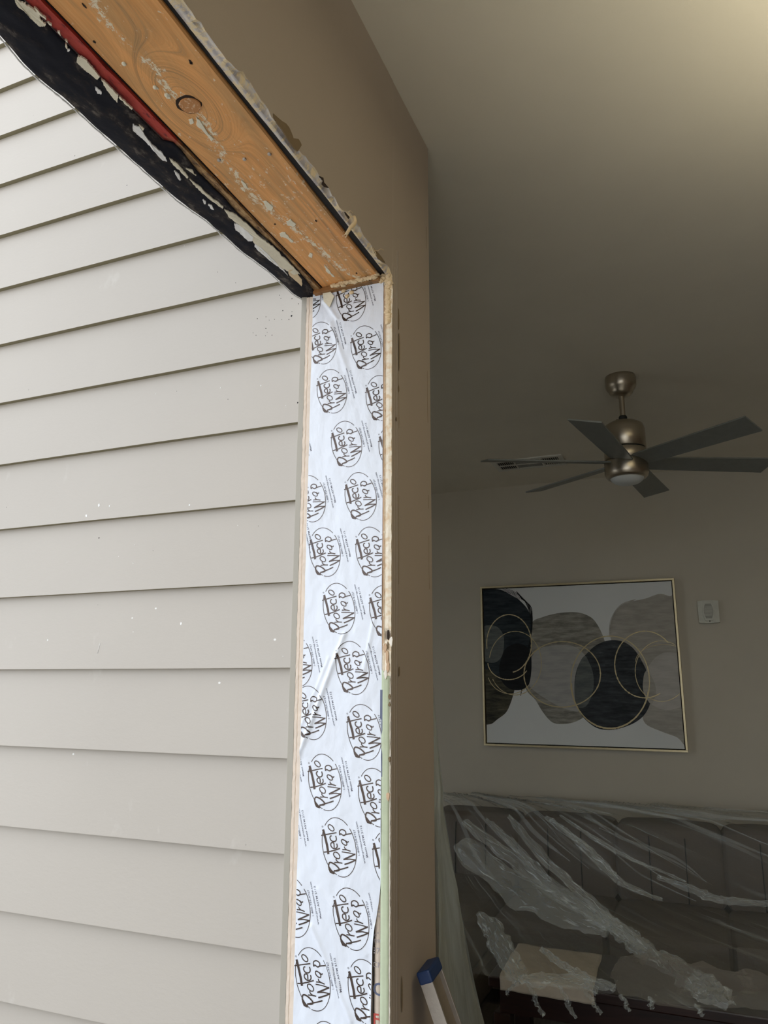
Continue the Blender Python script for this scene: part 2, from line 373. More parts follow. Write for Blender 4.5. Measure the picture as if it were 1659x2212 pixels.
flecks('white_flecks', M['caulk_white'], q6([(810, 1555, .0012), (1215, 1535, .0017), (163, 1613, .001), (1473, 1740, .001), (440, 135, .001)])+q8([(360, 130, .0042), (280, 200, .0036), (430, 135, .002), (963, 130, .002), (895, 912, .0030), (143, 509, .0009), (587, 390, .0010), (483, 468, .001), (582, 513, .001), (580, 968, .001), (1580, 1130, .0008), (15, 1022, .0022), (1267, 260, .0009)]))
a_, b_2 = onY(216, 1388, ys+.01), onY(211, 1411, ys+.01)
MB().tube([(p.x, surfY(p.z)-.0004, p.z) for p in (a_, b_2)], .0006, 5).build('scratch', M['caulk_white'], sw)

# opening wall (its plane runs toward the camera)
wl = empty('wall_left', (-.69, 1.55, 0)); struct(wl)
# stub of the wall beyond the jamb
MB().box(-.79, -.594, YJ+.042, 1.68, 0, ZC).build('wall_core', M['timber_dark'], wl)
MB().box(-.594, XI, YJ+.004, 1.678, 0, ZC).build('drywall_stub', M['wall_brown'], wl, bevel=.002)
# drywall over the header, with a broken lower edge
def lowz(Y, a):       # a: 0 at the hidden back face, 1 at the room face
    n = .006*fb(Y*22, 3.1)+.003*nz(Y*90, 1.7)
    h = ZH+.001
    tear = max(0, fb(Y*14, 7.7)+.12)*.018+.010*max(0, 1-abs(Y-.965)/.05)+.012*max(0, 1-abs(Y-1.215)/.05)
    return h+a*(max(-.002, n)+tear*(a > .6))
hd = MB(); ny = 420; Y0 = -3.0
cols = [(-.592, 0), (-.588, .1), (-.582, .5), (-.577, .9), (XI, 1.0)]
vv = []; ff = []
nc = len(cols)+2
for i in range(ny+1):
    Y = Y0+(YJ+.004-Y0)*i/ny
    vv += [(-.592, Y, ZC)]+[(X+(.0008*nz(Y*60, X*400) if a < 1 else 0)+(.0065*min(1, max(0, (Y-.8)/.3)) if a < .2 else 0), Y, lowz(Y, a)) for X, a in cols]+[(XI, Y, ZC)]
for i in range(ny):
    for j in range(nc-1):
        a = i*nc+j; ff.append((a, a+nc, a+nc+1, a+1))
hd.add(vv, ff)
o = hd.build('drywall_header', M['gypsum'], wl, solid=0)
o.data.materials.append(M['wall_brown'])
for p in o.data.polygons:
    if p.index % (nc-1) == nc-2: p.material_index = 1
MB().box(-.80, -.60, Y0, 1.40, ZH+.045, ZC+.25).box(-.601, -.5858, Y0, 1.42, ZH+.006, ZH+.05).build('core_and_gap_shade', M['black'], wl)  # first box is core; black strip paints the shade in the gap
MB().box(-.80, -.768, Y0, 1.43, ZH+.012, ZC+1.3).build('exterior_cladding', M['siding'], wl)
MB().box(-.80, XI, -3.2, Y0, 0, ZC).build('wall_return', M['wall'], wl)

# raised line of old paint and caulk down the room face of the stub
def ridge(x_off, ya, yb, name, mat, seed, z0_=0, z1_=ZC-.02, brk=0.0):
    mb = MB(); n = 260
    def fn(u, v):
        Z = z0_+(z1_-z0_)*u; a = nz(Z*9, seed); b = nz(Z*6, seed+5)
        pr = x_off*(1 if 0 < v < 1 else 0)
        if brk and nz(Z*5, seed+9) < brk: pr = -.0006
        yy = ya+.0018*a+(yb-ya+.0022*b)*v
        return (XI-.0004+pr, yy, Z)
    mb.grid(fn, n, 3); return mb.build(name, mat, wl)
ridge(.0016, 1.447, 1.458, 'caulk_ridge', M['wall_edge'], 1.3, 0, ZH+.08)
ridge(.0013, 1.4365, 1.4405, 'paint_ridge', M['wall_edge'], 4.3, 0, ZH+.03)
ridge(.0010, 1.4615, 1.4625, 'score_line', M['torn_paper'], 8.1, 0, ZH+.06, .05)
ridge(.0009, 1.6545, 1.6555, 'score_line', M['torn_paper'], 2.1, 1.6, ZC-.25, .12)
# broken paper patches on the ridge
for (x, y, l) in [(861, 690, 26), (862, 760, 44), (861, 840, 8), (856, 905, 5), (868, 2150, 30), (862, 1450, 10)]:
    p = onX(x, y, XI+.0012)
    mb = MB(); pts = []
    for k in range(12):
        a = 2*math.pi*k/12; rr = 1+.4*nz(k*3.1, y)
        pts.append((XI+.0012, p.y+.0035*rr*math.cos(a), p.z+l*.0010*rr*math.sin(a)))
    mb.prism(pts, (.0006, 0, 0)); mb.build('paper_tear', M['torn_paper'], wl)

# ------------------------------------------------------------------ header timber
hb = empty('header_beam', (-.67, .4, ZH)); tag(hb, 'knotty orange timber header board with cream caulk smears above the opening', 'beam')
mb = MB(); n = 120
def beam(u, v):
    Y = Y0+(1.425-Y0)*u
    P = [(-.744, .03), (-.744, .003), (-.741, 0), (-.72, 0), (-.67, 0), (-.62, 0), (-.604, 0), (-.6015, .003), (-.6015, .03)]
    q = P[round(v*8)]; return (q[0]+.0012*nz(Y*6, q[0]*2), Y, ZH+q[1]+.0006*nz(Y*20, q[0]*40))
mb.grid(beam, n, 8, sm=False); mb.build('board', M['timber'], hb)
# knot: a gap ring with a loose plug in it
kn = onZ(408, 226, ZH)
def blob(cx, cy, rx, ry, seed, n=22, j=.18): return [(cx+rx*math.cos(2*math.pi*k/n)*(1+j*nz(math.cos(2*math.pi*k/n)*1.5, math.sin(2*math.pi*k/n)*1.5, seed)), cy+ry*math.sin(2*math.pi*k/n)*(1+j*nz(math.cos(2*math.pi*k/n)*1.5+9, math.sin(2*math.pi*k/n)*1.5, seed))) for k in range(n)]
MB().prism([(a, b, ZH-.0004) for a, b in blob(kn.x, kn.y-.001, .0205, .0185, 2)], (0, 0, .004)).build('knot_gap', M['knot_gap'], hb)
MB().prism([(a, b, ZH-.0022) for a, b in blob(kn.x+.001, kn.y+.0015, .0183, .0155, 5)], (0, 0, .005)).build('knot', M['knot'], hb, bevel=.0012)
for k, (x, y) in enumerate([(473, 345), (528, 343), (582, 332), (335, 188), (360, 205), (268, 137)]):
    p = onZ(x, y, ZH)
    MB().lathe([(0, ZH-.0022), (.003, ZH-.0022), (.0036, ZH-.0012), (.0036, ZH+.002)], (p.x, p.y), 12).build('nail_head', M['alu'] if k < 3 else M['caulk'], hb)
for x, y, l in [(683, 477, .006), (594, 484, .004), (412, 133, .008), (412, 136, .004), (182, 12, .007), (204, 90, .005), (770, 590, .005)]:
    p = onZ(x, y, ZH)
    MB().prism([(a, b, ZH-.0006) for a, b in blob(p.x, p.y, .0017, l*.55, x, 10, .6)], (0, 0, .002)).build('nail_hole', M['knot_gap'], hb)
# thicker caulk daubs
def daub(poly, parent, mat, name, Z, th=.0015, back=.003):
    pts = []
    for q in poly: p = onZ(*q, Z); pts.append((p.x, p.y, Z-th))
    return MB().prism(pts, (0, 0, th+back)).build(name, mat, parent, bevel=.0006, seg=1)
def wob(poly, seed, am=1.0, sub=3):
    out = []; n = len(poly)
    for i in range(n):
        a = poly[i]; b = poly[(i+1) % n]
        for s_ in range(sub):
            t_ = s_/sub; x = a[0]+(b[0]-a[0])*t_; y = a[1]+(b[1]-a[1])*t_
            out.append((x+am*(2.2*nz(x*.2, y*.2, seed)+1.5*nz(x*.9, y*.9, seed)), y+am*(2.2*nz(x*.2+7, y*.2, seed)+1.5*nz(x*.9+7, y*.9, seed))))
    return out
for k, pl in enumerate([[(603, 503), (612, 500), (622, 508), (634, 520), (632, 524), (618, 514), (606, 512)],
    [(566, 432), (578, 434), (590, 446), (588, 455), (574, 448)], [(618, 478), (628, 473), (640, 484), (634, 490), (622, 486)],
    [(408, 257), (416, 255), (419, 264), (412, 268)], [(425, 252), (434, 262), (445, 280), (462, 300), (456, 303), (440, 284), (424, 268)],
    [(668, 545), (676, 548), (674, 556), (666, 553)], [(700, 570), (712, 584), (724, 598), (716, 596), (704, 584)],
    [(332, 184), (341, 188), (342, 193), (334, 190)], [(355, 199), (366, 203), (369, 213), (360, 212)], [(520, 388), (531, 396), (536, 406), (526, 402)]]):
    daub(wob(pl, k), hb, M['caulk'], 'caulk_daub', ZH)
# bowed ridge where the wrap meets the board : backing block
MB().box(-.765, -.60, 1.405, 1.46, ZH-.012, ZH-.0005).build('spacer_block', M['timber_dark'], hb, bevel=.001)

# sheathing strip
n = 160; mb = MB()
def shth(u, v):
    Y = Y0+(1.43-Y0)*u
    P = [(-.7680, .03), (-.7680, .0), (-.7465, -.004), (-.7465, .03)]; q = P[round(v*3)]
    e = .0018*fb(Y*40, q[0]*9)
    return (q[0]+e*(1 if q[1] < .02 else 0), Y, ZH+q[1]+.0012*nz(Y*50, q[0]*80))
mb.grid(shth, n, 3, sm=False); o = mb.build('sheathing_strip', M['osb'])
tag(o, 'narrow sheathing edge beside the header board, red near the camera and bare brown beyond', 'sheathing')
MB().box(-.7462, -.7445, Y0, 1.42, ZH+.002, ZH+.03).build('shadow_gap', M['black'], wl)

# black membrane flap
outp = [(0, 73), (54, 138), (90, 172), (146, 217), (239, 301), (342, 393), (385, 431), (450, 477), (522, 541), (582, 585), (635, 634), (664, 651)]
OP = [onZ(x, y, ZH-.004) for x, y in outp]
inn = [(366, 300), (390, 323), (433, 379), (483, 425), (516, 465), (555, 498), (615, 551), (668, 614), (684, 636)]
IP = [onZ(x, y, ZH-.004) for x, y in inn]
def interp(P, Y, dflt):
    if Y <= P[0].y: return P[0].x if dflt is None else dflt
    for a, b in zip(P, P[1:]):
        if Y <= b.y: return a.x+(b.x-a.x)*(Y-a.y)/(b.y-a.y)
    return P[-1].x
fl = empty('flashing_membrane', (-.81, .5, ZH)); tag(fl, 'torn black bituminous flashing membrane hanging along the outer edge of the header', 'membrane')
mb = MB()
def mem(u, v):
    Y = Y0+(1.452-Y0)*u
    xo = interp(OP, Y, None)+.0015*fb(Y*40, 2.2); xi = interp(IP, Y, -.7675)+.0012*nz(Y*60, 5)
    if Y < .8: xi = -.768
    x = xo+(xi-xo)*v
    z = ZH-.004-.006*math.sin(math.pi*min(1, v*1.05))*(.6+.8*nz(Y*5, 2))+.0015*fb(x*70, Y*25)
    return (x, Y, z+.0)
mb.grid(mem, 420, 14); mb.build('membrane_sheet', M['membrane'], fl, solid=.0022)
def memz(x, Y):
    xo = interp(OP, Y, None); xi = interp(IP, Y, -.7675) if Y >= .8 else -.768
    v = max(0, min(1, (x-xo)/(xi-xo)))
    return ZH-.004-.006*math.sin(math.pi*min(1, v*1.05))*(.6+.8*nz(Y*5, 2))+.0015*fb(x*70, Y*25)
def mdaub(pl, mat, k):
    P = [onZ(*q, ZH-.0095) for q in wob(pl, k, .75, 7)]
    P = [Vector((p.x, p.y, memz(p.x, p.y)-.0032)) for p in P]
    MB().prism(P, (0, 0, .0030)).build('caulk_patch', mat, fl)
z1 = 200/1659
def cz1(l): return [(x*z1, y*z1) for x, y in l]
def cz2(l): return [(350+x/3.016, 200+y/3.016) for x, y in l]
def cz3(l): return [(x/3.687, y/3.687) for x, y in l]
mdaub(cz1([(255, 0), (300, 30), (420, 90), (560, 190), (690, 280), (720, 380), (760, 420), (810, 470), (800, 505), (700, 490), (590, 390), (500, 290), (430, 210), (330, 150), (270, 60)]), M['caulk'], 1)
mdaub(cz1([(600, 165), (640, 190), (820, 360), (820, 390), (700, 300)]), M['caulk'], 2)
mdaub(cz1([(840, 425), (920, 470), (925, 500), (880, 480)]), M['caulk'], 2)
mdaub(cz1([(1020, 590), (1060, 610), (1085, 665), (1050, 640)]), M['caulk'], 2)
mdaub(cz1([(1160, 730), (1215, 770), (1210, 795), (1165, 760)]), M['caulk'], 2)
mdaub(cz1([(1170, 810), (1200, 860), (1190, 905), (1168, 870)]), M['caulk'], 2)
mdaub(cz1([(1205, 915), (1240, 925), (1235, 955), (1205, 945)]), M['caulk_white'], 2)
mdaub(cz3([(620, 460), (680, 490), (740, 560), (795, 625), (770, 650), (740, 620), (680, 570), (608, 505)]), M['caulk'], 3)
mdaub(cz3([(805, 645), (860, 690), (940, 770), (935, 825), (880, 770), (830, 700)]), M['caulk'], 4)
mdaub(cz3([(755, 700), (805, 735), (808, 760), (775, 745)]), M['caulk_white'], 5)
mdaub(cz3([(950, 775), (1055, 875), (1050, 885), (945, 790)]), M['caulk'], 5)
mdaub(cz3([(1055, 995), (1110, 1020), (1210, 1150), (1290, 1210), (1335, 1275), (1290, 1265), (1200, 1170), (1130, 1100), (1060, 1040)]), M['caulk_white'], 6)
mdaub(cz3([(1100, 1000), (1150, 1035), (1140, 1045)]), M['caulk'], 7)
mdaub(cz3([(1350, 1255), (1420, 1310), (1500, 1410), (1490, 1420), (1380, 1310)]), M['caulk'], 8)
mdaub(cz3([(1510, 1425), (1600, 1500), (1659, 1560), (1640, 1565), (1560, 1490)]), M['caulk'], 9)
mdaub(cz3([(1385, 1355), (1415, 1370), (1445, 1425), (1430, 1430)]), M['caulk_white'], 10)
mdaub(cz3([(1480, 1345), (1530, 1365), (1560, 1415)]), M['caulk'], 10)
mdaub(cz3([(1618, 1590), (1638, 1600), (1635, 1622), (1622, 1615)]), M['caulk_white'], 10)
mdaub(cz2([(50, 430), (100, 460), (170, 550), (160, 555), (80, 470)]), M['caulk'], 11)
mdaub(cz2([(180, 565), (290, 660), (400, 750), (395, 762), (300, 690), (200, 590)]), M['caulk'], 12)
mdaub(cz2([(265, 697), (285, 705), (285, 725)]), M['caulk_white'], 12)
mdaub(cz2([(300, 728), (325, 735), (338, 768), (315, 758)]), M['caulk_white'], 12)
mdaub(cz2([(405, 765), (470, 800), (560, 870), (640, 950), (720, 1010), (820, 1110), (900, 1190), (850, 1180), (760, 1130), (670, 1050), (600, 980), (520, 880), (440, 820)]), M['caulk'], 13)
mdaub(cz2([(470, 855), (510, 870), (590, 940), (595, 968), (560, 965), (480, 895)]), M['caulk_white'], 14)
mdaub(cz2([(600, 985), (640, 1005), (700, 1060), (790, 1150), (820, 1190), (770, 1140), (690, 1080), (620, 1020)]), M['caulk_white'], 15)
mdaub(cz2([(820, 1155), (860, 1160), (912, 1225), (912, 1262), (830, 1190)]), M['foam'], 16)
# pale torn lip along its outer edge
mb = MB()
pts = [onZ(x, y, ZH-.003) for x, y in outp]
fine = []
for a, b in zip(pts, pts[1:]):
    for k in range(10): fine.append(a.lerp(b, k/10)+Vector((-.0030+.0012*nz(a.y*40+k, 3), 0, -.002+.0012*nz(k*2.1, a.y*30))))
mb.tube(fine, [.0013*(1+.7*nz(k*.7, 1)) for k in range(len(fine))], 6); mb.build('torn_lip', M['caulk_white'], fl)

# torn paper patches at the drywall edge
def xpoly(l, mat, name, X, th, parent, s=None):
    pts = [onX(*q, X) for q in l]
    return MB().prism(pts, (-th, 0, 0)).build(name, mat, parent)
c6 = lambda l: [(600+x/5.977, 250+y/5.977) for x, y in l]
xpoly(c6([(-55, -30), (0, 20), (60, 70), (110, 100), (150, 150), (180, 220), (205, 290), (270, 300), (300, 350), (310, 380), (262, 460), (220, 430), (150, 330), (60, 180), (0, 105), (-50, 20)]), M['torn_paper'], 'paper_tear', XI+.0012, .002, wl)
xpoly(c6([(540, 780), (590, 800), (600, 860), (660, 930), (610, 920), (575, 880), (590, 840)]), M['knot_gap'], 'paper_tear', XI+.0012, .002, wl)
xpoly(c6([(870, 1240), (930, 1310), (920, 1330), (880, 1270)]), M['knot_gap'], 'paper_tear', XI+.0012, .002, wl)
xpoly(c6([(1230, 1700), (1290, 1760), (1340, 1820), (1390, 1895), (1300, 1850), (1250, 1750)]), M['torn_paper'], 'paper_tear', XI+.0012, .002, wl)
# curled cream scrap
mb = MB(); a = onX(764, 470, XI+.002); b = onX(743, 509, XI+.006)
def curl(u, v):
    p = a.lerp(b, u); wv = .012*(1-.55*u)
    return p+Vector((.004*math.sin(v*3)+.008*math.sin(u*3.1), wv*(v-.5)+.003*math.sin(u*7), .002*math.sin(v*5)))
mb.grid(curl, 12, 8); o = mb.build('paper_curl', M['foam'], solid=.001)
tag(o, 'curled cream scrap of torn wallboard paper dangling from the header edge', 'paper scrap')
mb = MB()
for (x, y, x2, y2) in [(745, 457, 762, 458), (808, 541, 829, 539), (806, 537, 812, 548)]:
    p, q = onX(x, y, XI+.003), onX(x2, y2, XI+.012)
    mb.tube([p.lerp(q, k/8)+Vector((0, .0015*math.sin(k*.9), .0015*math.cos(k*1.1))) for k in range(9)], .0005, 5)
mb.build('paper_fibres', M['foam'], wl)

# ------------------------------------------------------------------ jamb
jb = empty('door_jamb', (-.69, YJ+.03, 0)); struct(jb); jb.name = 'trim_1'
MB().box(-.777, -.6145, YJ+.006, YJ+.044, 0, ZH-.012).build('stud', M['raw_wood'], jb)
# cream raw sheathing edge
n = 300; mb = MB()
def raw(u, v):
    Z = (ZH-.01)*u; P = [(-.7900, .03), (-.7900, .001), (-.7885, -.0008), (-.783, .0), (-.7815, .0015), (-.7805, 0), (-.7705, .0008), (-.7705, .03)]
    q = P[round(v*7)]; e = .0013*fb(Z*60, q[0]*40)*(1 if v < .5 else .2)
    return (q[0]+e, YJ+q[1]+.0006*fb(Z*90, q[0]*300), Z)
mb.grid(raw, n, 7, sm=False); mb.build('sheathing_edge', M['raw_wood'], jb)

# drywall edge at the jamb
def zat(y, x=835): return onY(x, y, YJ).z
ztop = zat(600); zb1 = zat(1395); zb2 = zat(1460)
def edge_x(Z):
    a = fb(Z*45, 8.8); b = fb(Z*13, 2.8)
    x = -.5738+.0008*a
    if Z < zb2: x = -.5750+.0015*max(-1, b)
    if ztop-.10 < Z: x += .0035*abs(b)
    return x
mb = MB(); n = 520
def dw(u, v):
    Z = zb2+(ZH+.006-zb2)*u; xr = edge_x(Z)
    P = [(-.5935, .02), (-.5935, .0), (-.5900, -.0005), (-.5885, .002), (-.586, -.001), (-.580, -.0015), (xr, -.0005), (-.5765, .010)]
    q = P[round(v*7)]
    d = .0008*fb(Z*60, q[0]*500) if .15 < v < .95 else 0
    notch = .012*max(0, 1-abs(Z-zat(1372))/.014)*(1 if .5 < v < .8 else 0)
    return (q[0]+(.0006*fb(Z*40, q[0]*99) if v < .8 else 0), YJ+q[1]+d+notch, Z)
mb.grid(dw, n, 7, sm=False); mb.build('drywall_edge', M['jamb_gypsum'], jb)
mb = MB()
mb.grid(lambda u, v: (-.5942+.0045*v+.0008*nz(u*60, 3), YJ-.0006+.0004*nz(u*80, v*3), zb1+(ZH-.02-zb1)*u), 200, 2); mb.build('kraft_face', M['kraft'], jb)
mb = MB()
mb.grid(lambda u, v: (-.5935+(.0165+.0010*fb(u*zb2*40, 4))*v, YJ-.001+.0005*nz(u*30, v), (zb2+.004*nz(u*9, v*3)+.012*(1-v))*u), 260, 3); mb.build('green_facing', M['green_paper'], jb, solid=.001)
mb = MB()
mb.grid(lambda u, v: (-.5775+(.0028+.0016*fb(u*zb2*60, 6))*v, YJ+.0004, zb2*u), 400, 1); mb.build('broken_gypsum', M['white_gypsum'], jb, solid=.002)
for y, l in [(1372, 12), (1395, 9), (1425, 18), (1505, 6), (1522, 5), (1640, 5)]:
    p = onY(838 if y < 1450 else 841, y, YJ-.0022)
    pts = [(a_, YJ-.0022, b_) for a_, b_ in blob(p.x, p.z, .0022, l*.0009, y, 14, .6)]
    MB().prism(pts, (0, .003, 0)).build('broken_hole', M['torn_paper'] if y != 1372 else M['knot_gap'], jb)
for y, x, l in [(1418, 836, 14), (1400, 832, 9), (1440, 838, 11), (1455, 833, 9), (1720, 838, 8), (1385, 845, 9)]:
    p = onY(x, y, YJ-.003)
    pts = [(a_, YJ-.004, b_) for a_, b_ in blob(p.x, p.z, .0035, l*.0010, y+3, 14, .6)]
    MB().prism(pts, (0, .003, 0)).build('gypsum_crumb', M['white_gypsum'] if y % 2 else M['kraft'], jb, bevel=.0008)
for ya, yb_ in [(1490, 1598), (1615, 1678)]:
    MB().box(-.5965, -.5915, YJ-.0016, YJ-.0006, zat(yb_, 825), zat(ya, 825)).build('blue_strip', M['blue_tape'], jb)
# recess with printed insulation facing at the bottom
ins = MB(); ins.grid(lambda u, v: (-.6090+.0155*v, YJ+.008-.0045*math.sin(math.pi*v), zat(1925, 815)*u), 60, 8); ib = ins.build('insulation_batt', M['insul'], loc=(-.603, YJ+.008, 0), solid=.001)
tag(ib, 'beige printed insulation facing showing in the gap beside the white wrap', 'insulation')
def text(s, size, mat, name, parent, X, Z, Y, ang=0, target_w=None, bold=0, squeeze=None):
    cu_ = bpy.data.curves.new('txt', 'FONT'); cu_.body = s; cu_.size = size; cu_.align_x = 'LEFT'; cu_.offset = bold; cu_.resolution_u = 3
    tmp = bpy.data.objects.new('txt', cu_); C.objects.link(tmp)
    dg = bpy.context.evaluated_depsgraph_get(); me = bpy.data.meshes.new_from_object(tmp.evaluated_get(dg))
    bpy.data.objects.remove(tmp)
    bm = bmesh.new(); bm.from_mesh(me); bpy.data.meshes.remove(me)
    xs = [v.co.x for v in bm.verts]
    if target_w: k = target_w/(max(xs)-min(xs)); bmesh.ops.scale(bm, verts=bm.verts, vec=(k, 1, 1))
    bmesh.ops.transform(bm, verts=bm.verts, matrix=Matrix.Rotation(ang, 4, 'Z'))
    for v in bm.verts: v.co = Vector((X+v.co.x, Y, Z+v.co.y))
    return bm
def put(bm, name, mat, parent, clip=None, yfn=None):
    if clip:
        for co_, no in clip:
            bmesh.ops.bisect_plane(bm, geom=bm.verts[:]+bm.edges[:]+bm.faces[:], dist=1e-6, plane_co=co_, plane_no=no, clear_outer=True)
    if not bm.faces: bm.free(); return None
    if yfn:
        for v in bm.verts: v.co.y = yfn(v.co.x, v.co.z)
    base = wloc(parent); bmesh.ops.translate(bm, verts=bm.verts, vec=-base)
    me = bpy.data.meshes.new(name); bm.to_mesh(me); bm.free(); me.materials.append(mat)
    o = bpy.data.objects.new(name, me); C.objects.link(o); o.parent = parent; return o
icl = [((-.5945, 0, 0), (1, 0, 0)), ((-.6088, 0, 0), (-1, 0, 0))]
for s_, y_, sz, mt in [('ic\u00b0 in', 2024, .012, 'ink_grey'), ('insti', 2036, .012, 'ink_grey'), ('375/3', 2060, .014, 'ink_grey'), ('CMC', 2090, .013, 'ink_grey'), ('ON', 2150, .030, 'ink_blue'), ('FO', 2214, .026, 'ink_red'),
                      ('red co', 1965, .006, 'ink_grey'), ('ents a', 1972, .006, 'ink_grey'), ('a syst', 1981, .006, 'ink_grey')]:
    p = onY(806 if y_ > 2000 else 812, y_, YJ)
    put(text(s_, sz, None, '', None, p.x-.002, p.z, 0, 0, bold=.0004 if mt != 'ink_grey' else 0), 'printed_text', M[mt], ib, icl, lambda x, z: YJ+.0028)

# ------------------------------------------------------------------ white flashing wrap with its printing
WL, WR = -.7715, -.5935
zr0 = zat(1890, 820)
def wr_right(Z):
    if Z > zr0: return WR
    k = min(1, (zr0-Z)/.14); return WR-.0160*(k*k*(3-2*k))-.004*max(0, (zr0-Z-.14)/.3)
def crease(x, z, x0, z0_, x1, z1_, w_, h):
    dx, dz = x1-x0, z1_-z0_; L2 = dx*dx+dz*dz; t_ = ((x-x0)*dx+(z-z0_)*dz)/L2; tt = max(0, min(1, t_))
    d = math.hypot(x-x0-tt*dx, z-z0_-tt*dz); sgn = 1 if (x-x0)*dz-(z-z0_)*dx > 0 else -1
    q = d/w_
    return h*math.exp(-q*q)*(1 if t_ == tt else math.exp(-((t_-tt)*8)**2))
CR = []
for (xa, ya_, xb_, yb_, w_, h) in [(745, 1370, 643, 1640, .0045, .0040), (808, 1340, 785, 1460, .004, .002), (712, 1420, 650, 1570, .003, .0015), (675, 2000, 760, 2205, .004, .003),
                                   (812, 2000, 800, 2200, .003, .002), (700, 650, 730, 690, .004, .003), (715, 700, 750, 800, .006, .002), (690, 1920, 790, 2060, .006, .0016)]:
    p, q = onY(xa, ya_, YJ), onY(xb_, yb_, YJ); CR.append((p.x, p.z, q.x, q.z, w_, h))
def wrapY(x, z):
    h = .0020*fb(x*9, z*6, 3)+.0009*fb(x*40, z*18, 5)
    for c_ in CR: h += crease(x, z, *c_)
    if z > ZH-.06: h += .002*fb(x*50, z*50, 8)*(z-ZH+.06)/.06
    return YJ-.002-h
wr = empty('flashing_wrap', (-.685, YJ, 0)); tag(wr, 'white self-adhesive flashing wrap printed with oval logos covering the wall end', 'wrap')
mb = MB()
def wf(u, v):
    Z = (ZH-.004+.004*nz(v*7, 1))*u; xr = wr_right(Z); xl = WL+.0007*nz(Z*20, 4)
    x = xl+(xr-xl)*v; return (x, wrapY(x, Z), Z)
mb.grid(wf, 900, 70); mb.build('wrap_sheet', M['wrap'], wr)
# logo prototype: strokes drawn around the centre (480,1380) of the logo at photo pixel (718,846)
sx = 1/8.295
cw = onY(718, 846.5, YJ)
def L2W(x, y):
    p = onY(660+x*sx, 680+y*sx, YJ); return Vector((p.x-cw.x, p.z-cw.z))
EC = (480, 1380)
def ell(a0, a1, n=40):
    th = R(-6); out = []
    for k in range(n+1):
        a = R(a0+(a1-a0)*k/n); X = 262*math.cos(a); Y = -392*math.sin(a)
        out.append((EC[0]+X*math.cos(th)-Y*math.sin(th), EC[1]+X*math.sin(th)+Y*math.cos(th)))
    return out
def smooth(l, closed=False, n=6):
    out = []; m_ = len(l)
    rng = range(m_ if closed else m_-1)
    for i in rng:
        g = lambda k: l[k % m_] if closed else l[max(0, min(m_-1, k))]
        p0, p1, p2, p3 = g(i-1), g(i), g(i+1), g(i+2)
        for k in range(n):
            t_ = k/n; out.append(tuple(.5*((2*p1[d])+(-p0[d]+p2[d])*t_+(2*p0[d]-5*p1[d]+4*p2[d]-p3[d])*t_*t_+(-p0[d]+3*p1[d]-3*p2[d]+p3[d])*t_**3) for d in (0, 1)))
    out.append(l[0] if closed else l[-1]); return out
def circ(cx, cy, rx, ry, a=0, n=18): return [(cx+rx*math.cos(2*math.pi*k/n)*math.cos(a)-ry*math.sin(2*math.pi*k/n)*math.sin(a), cy+rx*math.cos(2*math.pi*k/n)*math.sin(a)+ry*math.sin(2*math.pi*k/n)*math.cos(a)) for k in range(n+1)]
ST = [(ell(52, 138), 9), (ell(152, 253), 9), (ell(257, 404), 9),
      ([(232, 1198), (262, 1290), (296, 1410), (314, 1512)], 33),                       # long T bar
      ([(203, 1286), (262, 1262)], 15), ([(262, 1262), (350, 1226), (440, 1192)], 15),   # its serif, second t stem
      ([(246, 1500), (320, 1478), (410, 1436), (492, 1392)], 16),                       # T stem
      (smooth([(392, 1742), (338, 1720), (318, 1665), (338, 1618), (398, 1622), (456, 1652), (480, 1680), (462, 1700), (400, 1716)]), 20),
      ([(330, 1700), (352, 1742), (405, 1745)], 34),
      ([(395, 1722), (470, 1686), (560, 1645), (622, 1612)], 17),                       # P stem
      (smooth([(405, 1602), (465, 1590), (528, 1584)]), 15), (smooth([(480, 1590), (440, 1570), (432, 1548), (450, 1535)]), 14),  # r
      (circ(442, 1498, 50, 38, .5), 14),                                                # o
      (smooth([(404, 1404), (402, 1372), (396, 1344), (368, 1342), (350, 1366), (358, 1398), (392, 1416), (430, 1406), (450, 1376), (442, 1338)]), 16),   # e
      (smooth([(366, 1252), (346, 1262), (340, 1288), (358, 1316), (396, 1322), (428, 1304), (436, 1272), (426, 1238)]), 16),   # c
      (circ(356, 1146, 50, 34, .5), 14),                                                # o
      (smooth([(560, 1592), (650, 1545), (735, 1490)]), 19), ([(735, 1490), (640, 1500), (545, 1530)], 15), ([(545, 1530), (640, 1470), (728, 1412)], 20), ([(728, 1418), (630, 1420), (520, 1432)], 13),
      (smooth([(528, 1400), (590, 1388), (655, 1392)]), 15), (smooth([(600, 1388), (565, 1372), (560, 1350)]), 13),
      (circ(556, 1296, 46, 30, .5), 14), (smooth([(520, 1262), (575, 1268), (612, 1282), (622, 1262)]), 13),
      (smooth([(488, 1215), (486, 1160), (525, 1130), (575, 1142), (580, 1180), (548, 1205), (505, 1192), (490, 1215)]), 15), ([(540, 1205), (600, 1175), (668, 1150)], 14),
      (circ(222, 1162, 9, 9), 4)]
SMALL = [('1-800-759-9727', (803, 1420), (722, 1092), 27), ('www.protectowrap.com', (886, 1500), (752, 968), 27), ('Meets ASTM 2112', (925, 1412), (820, 1008), 27)]
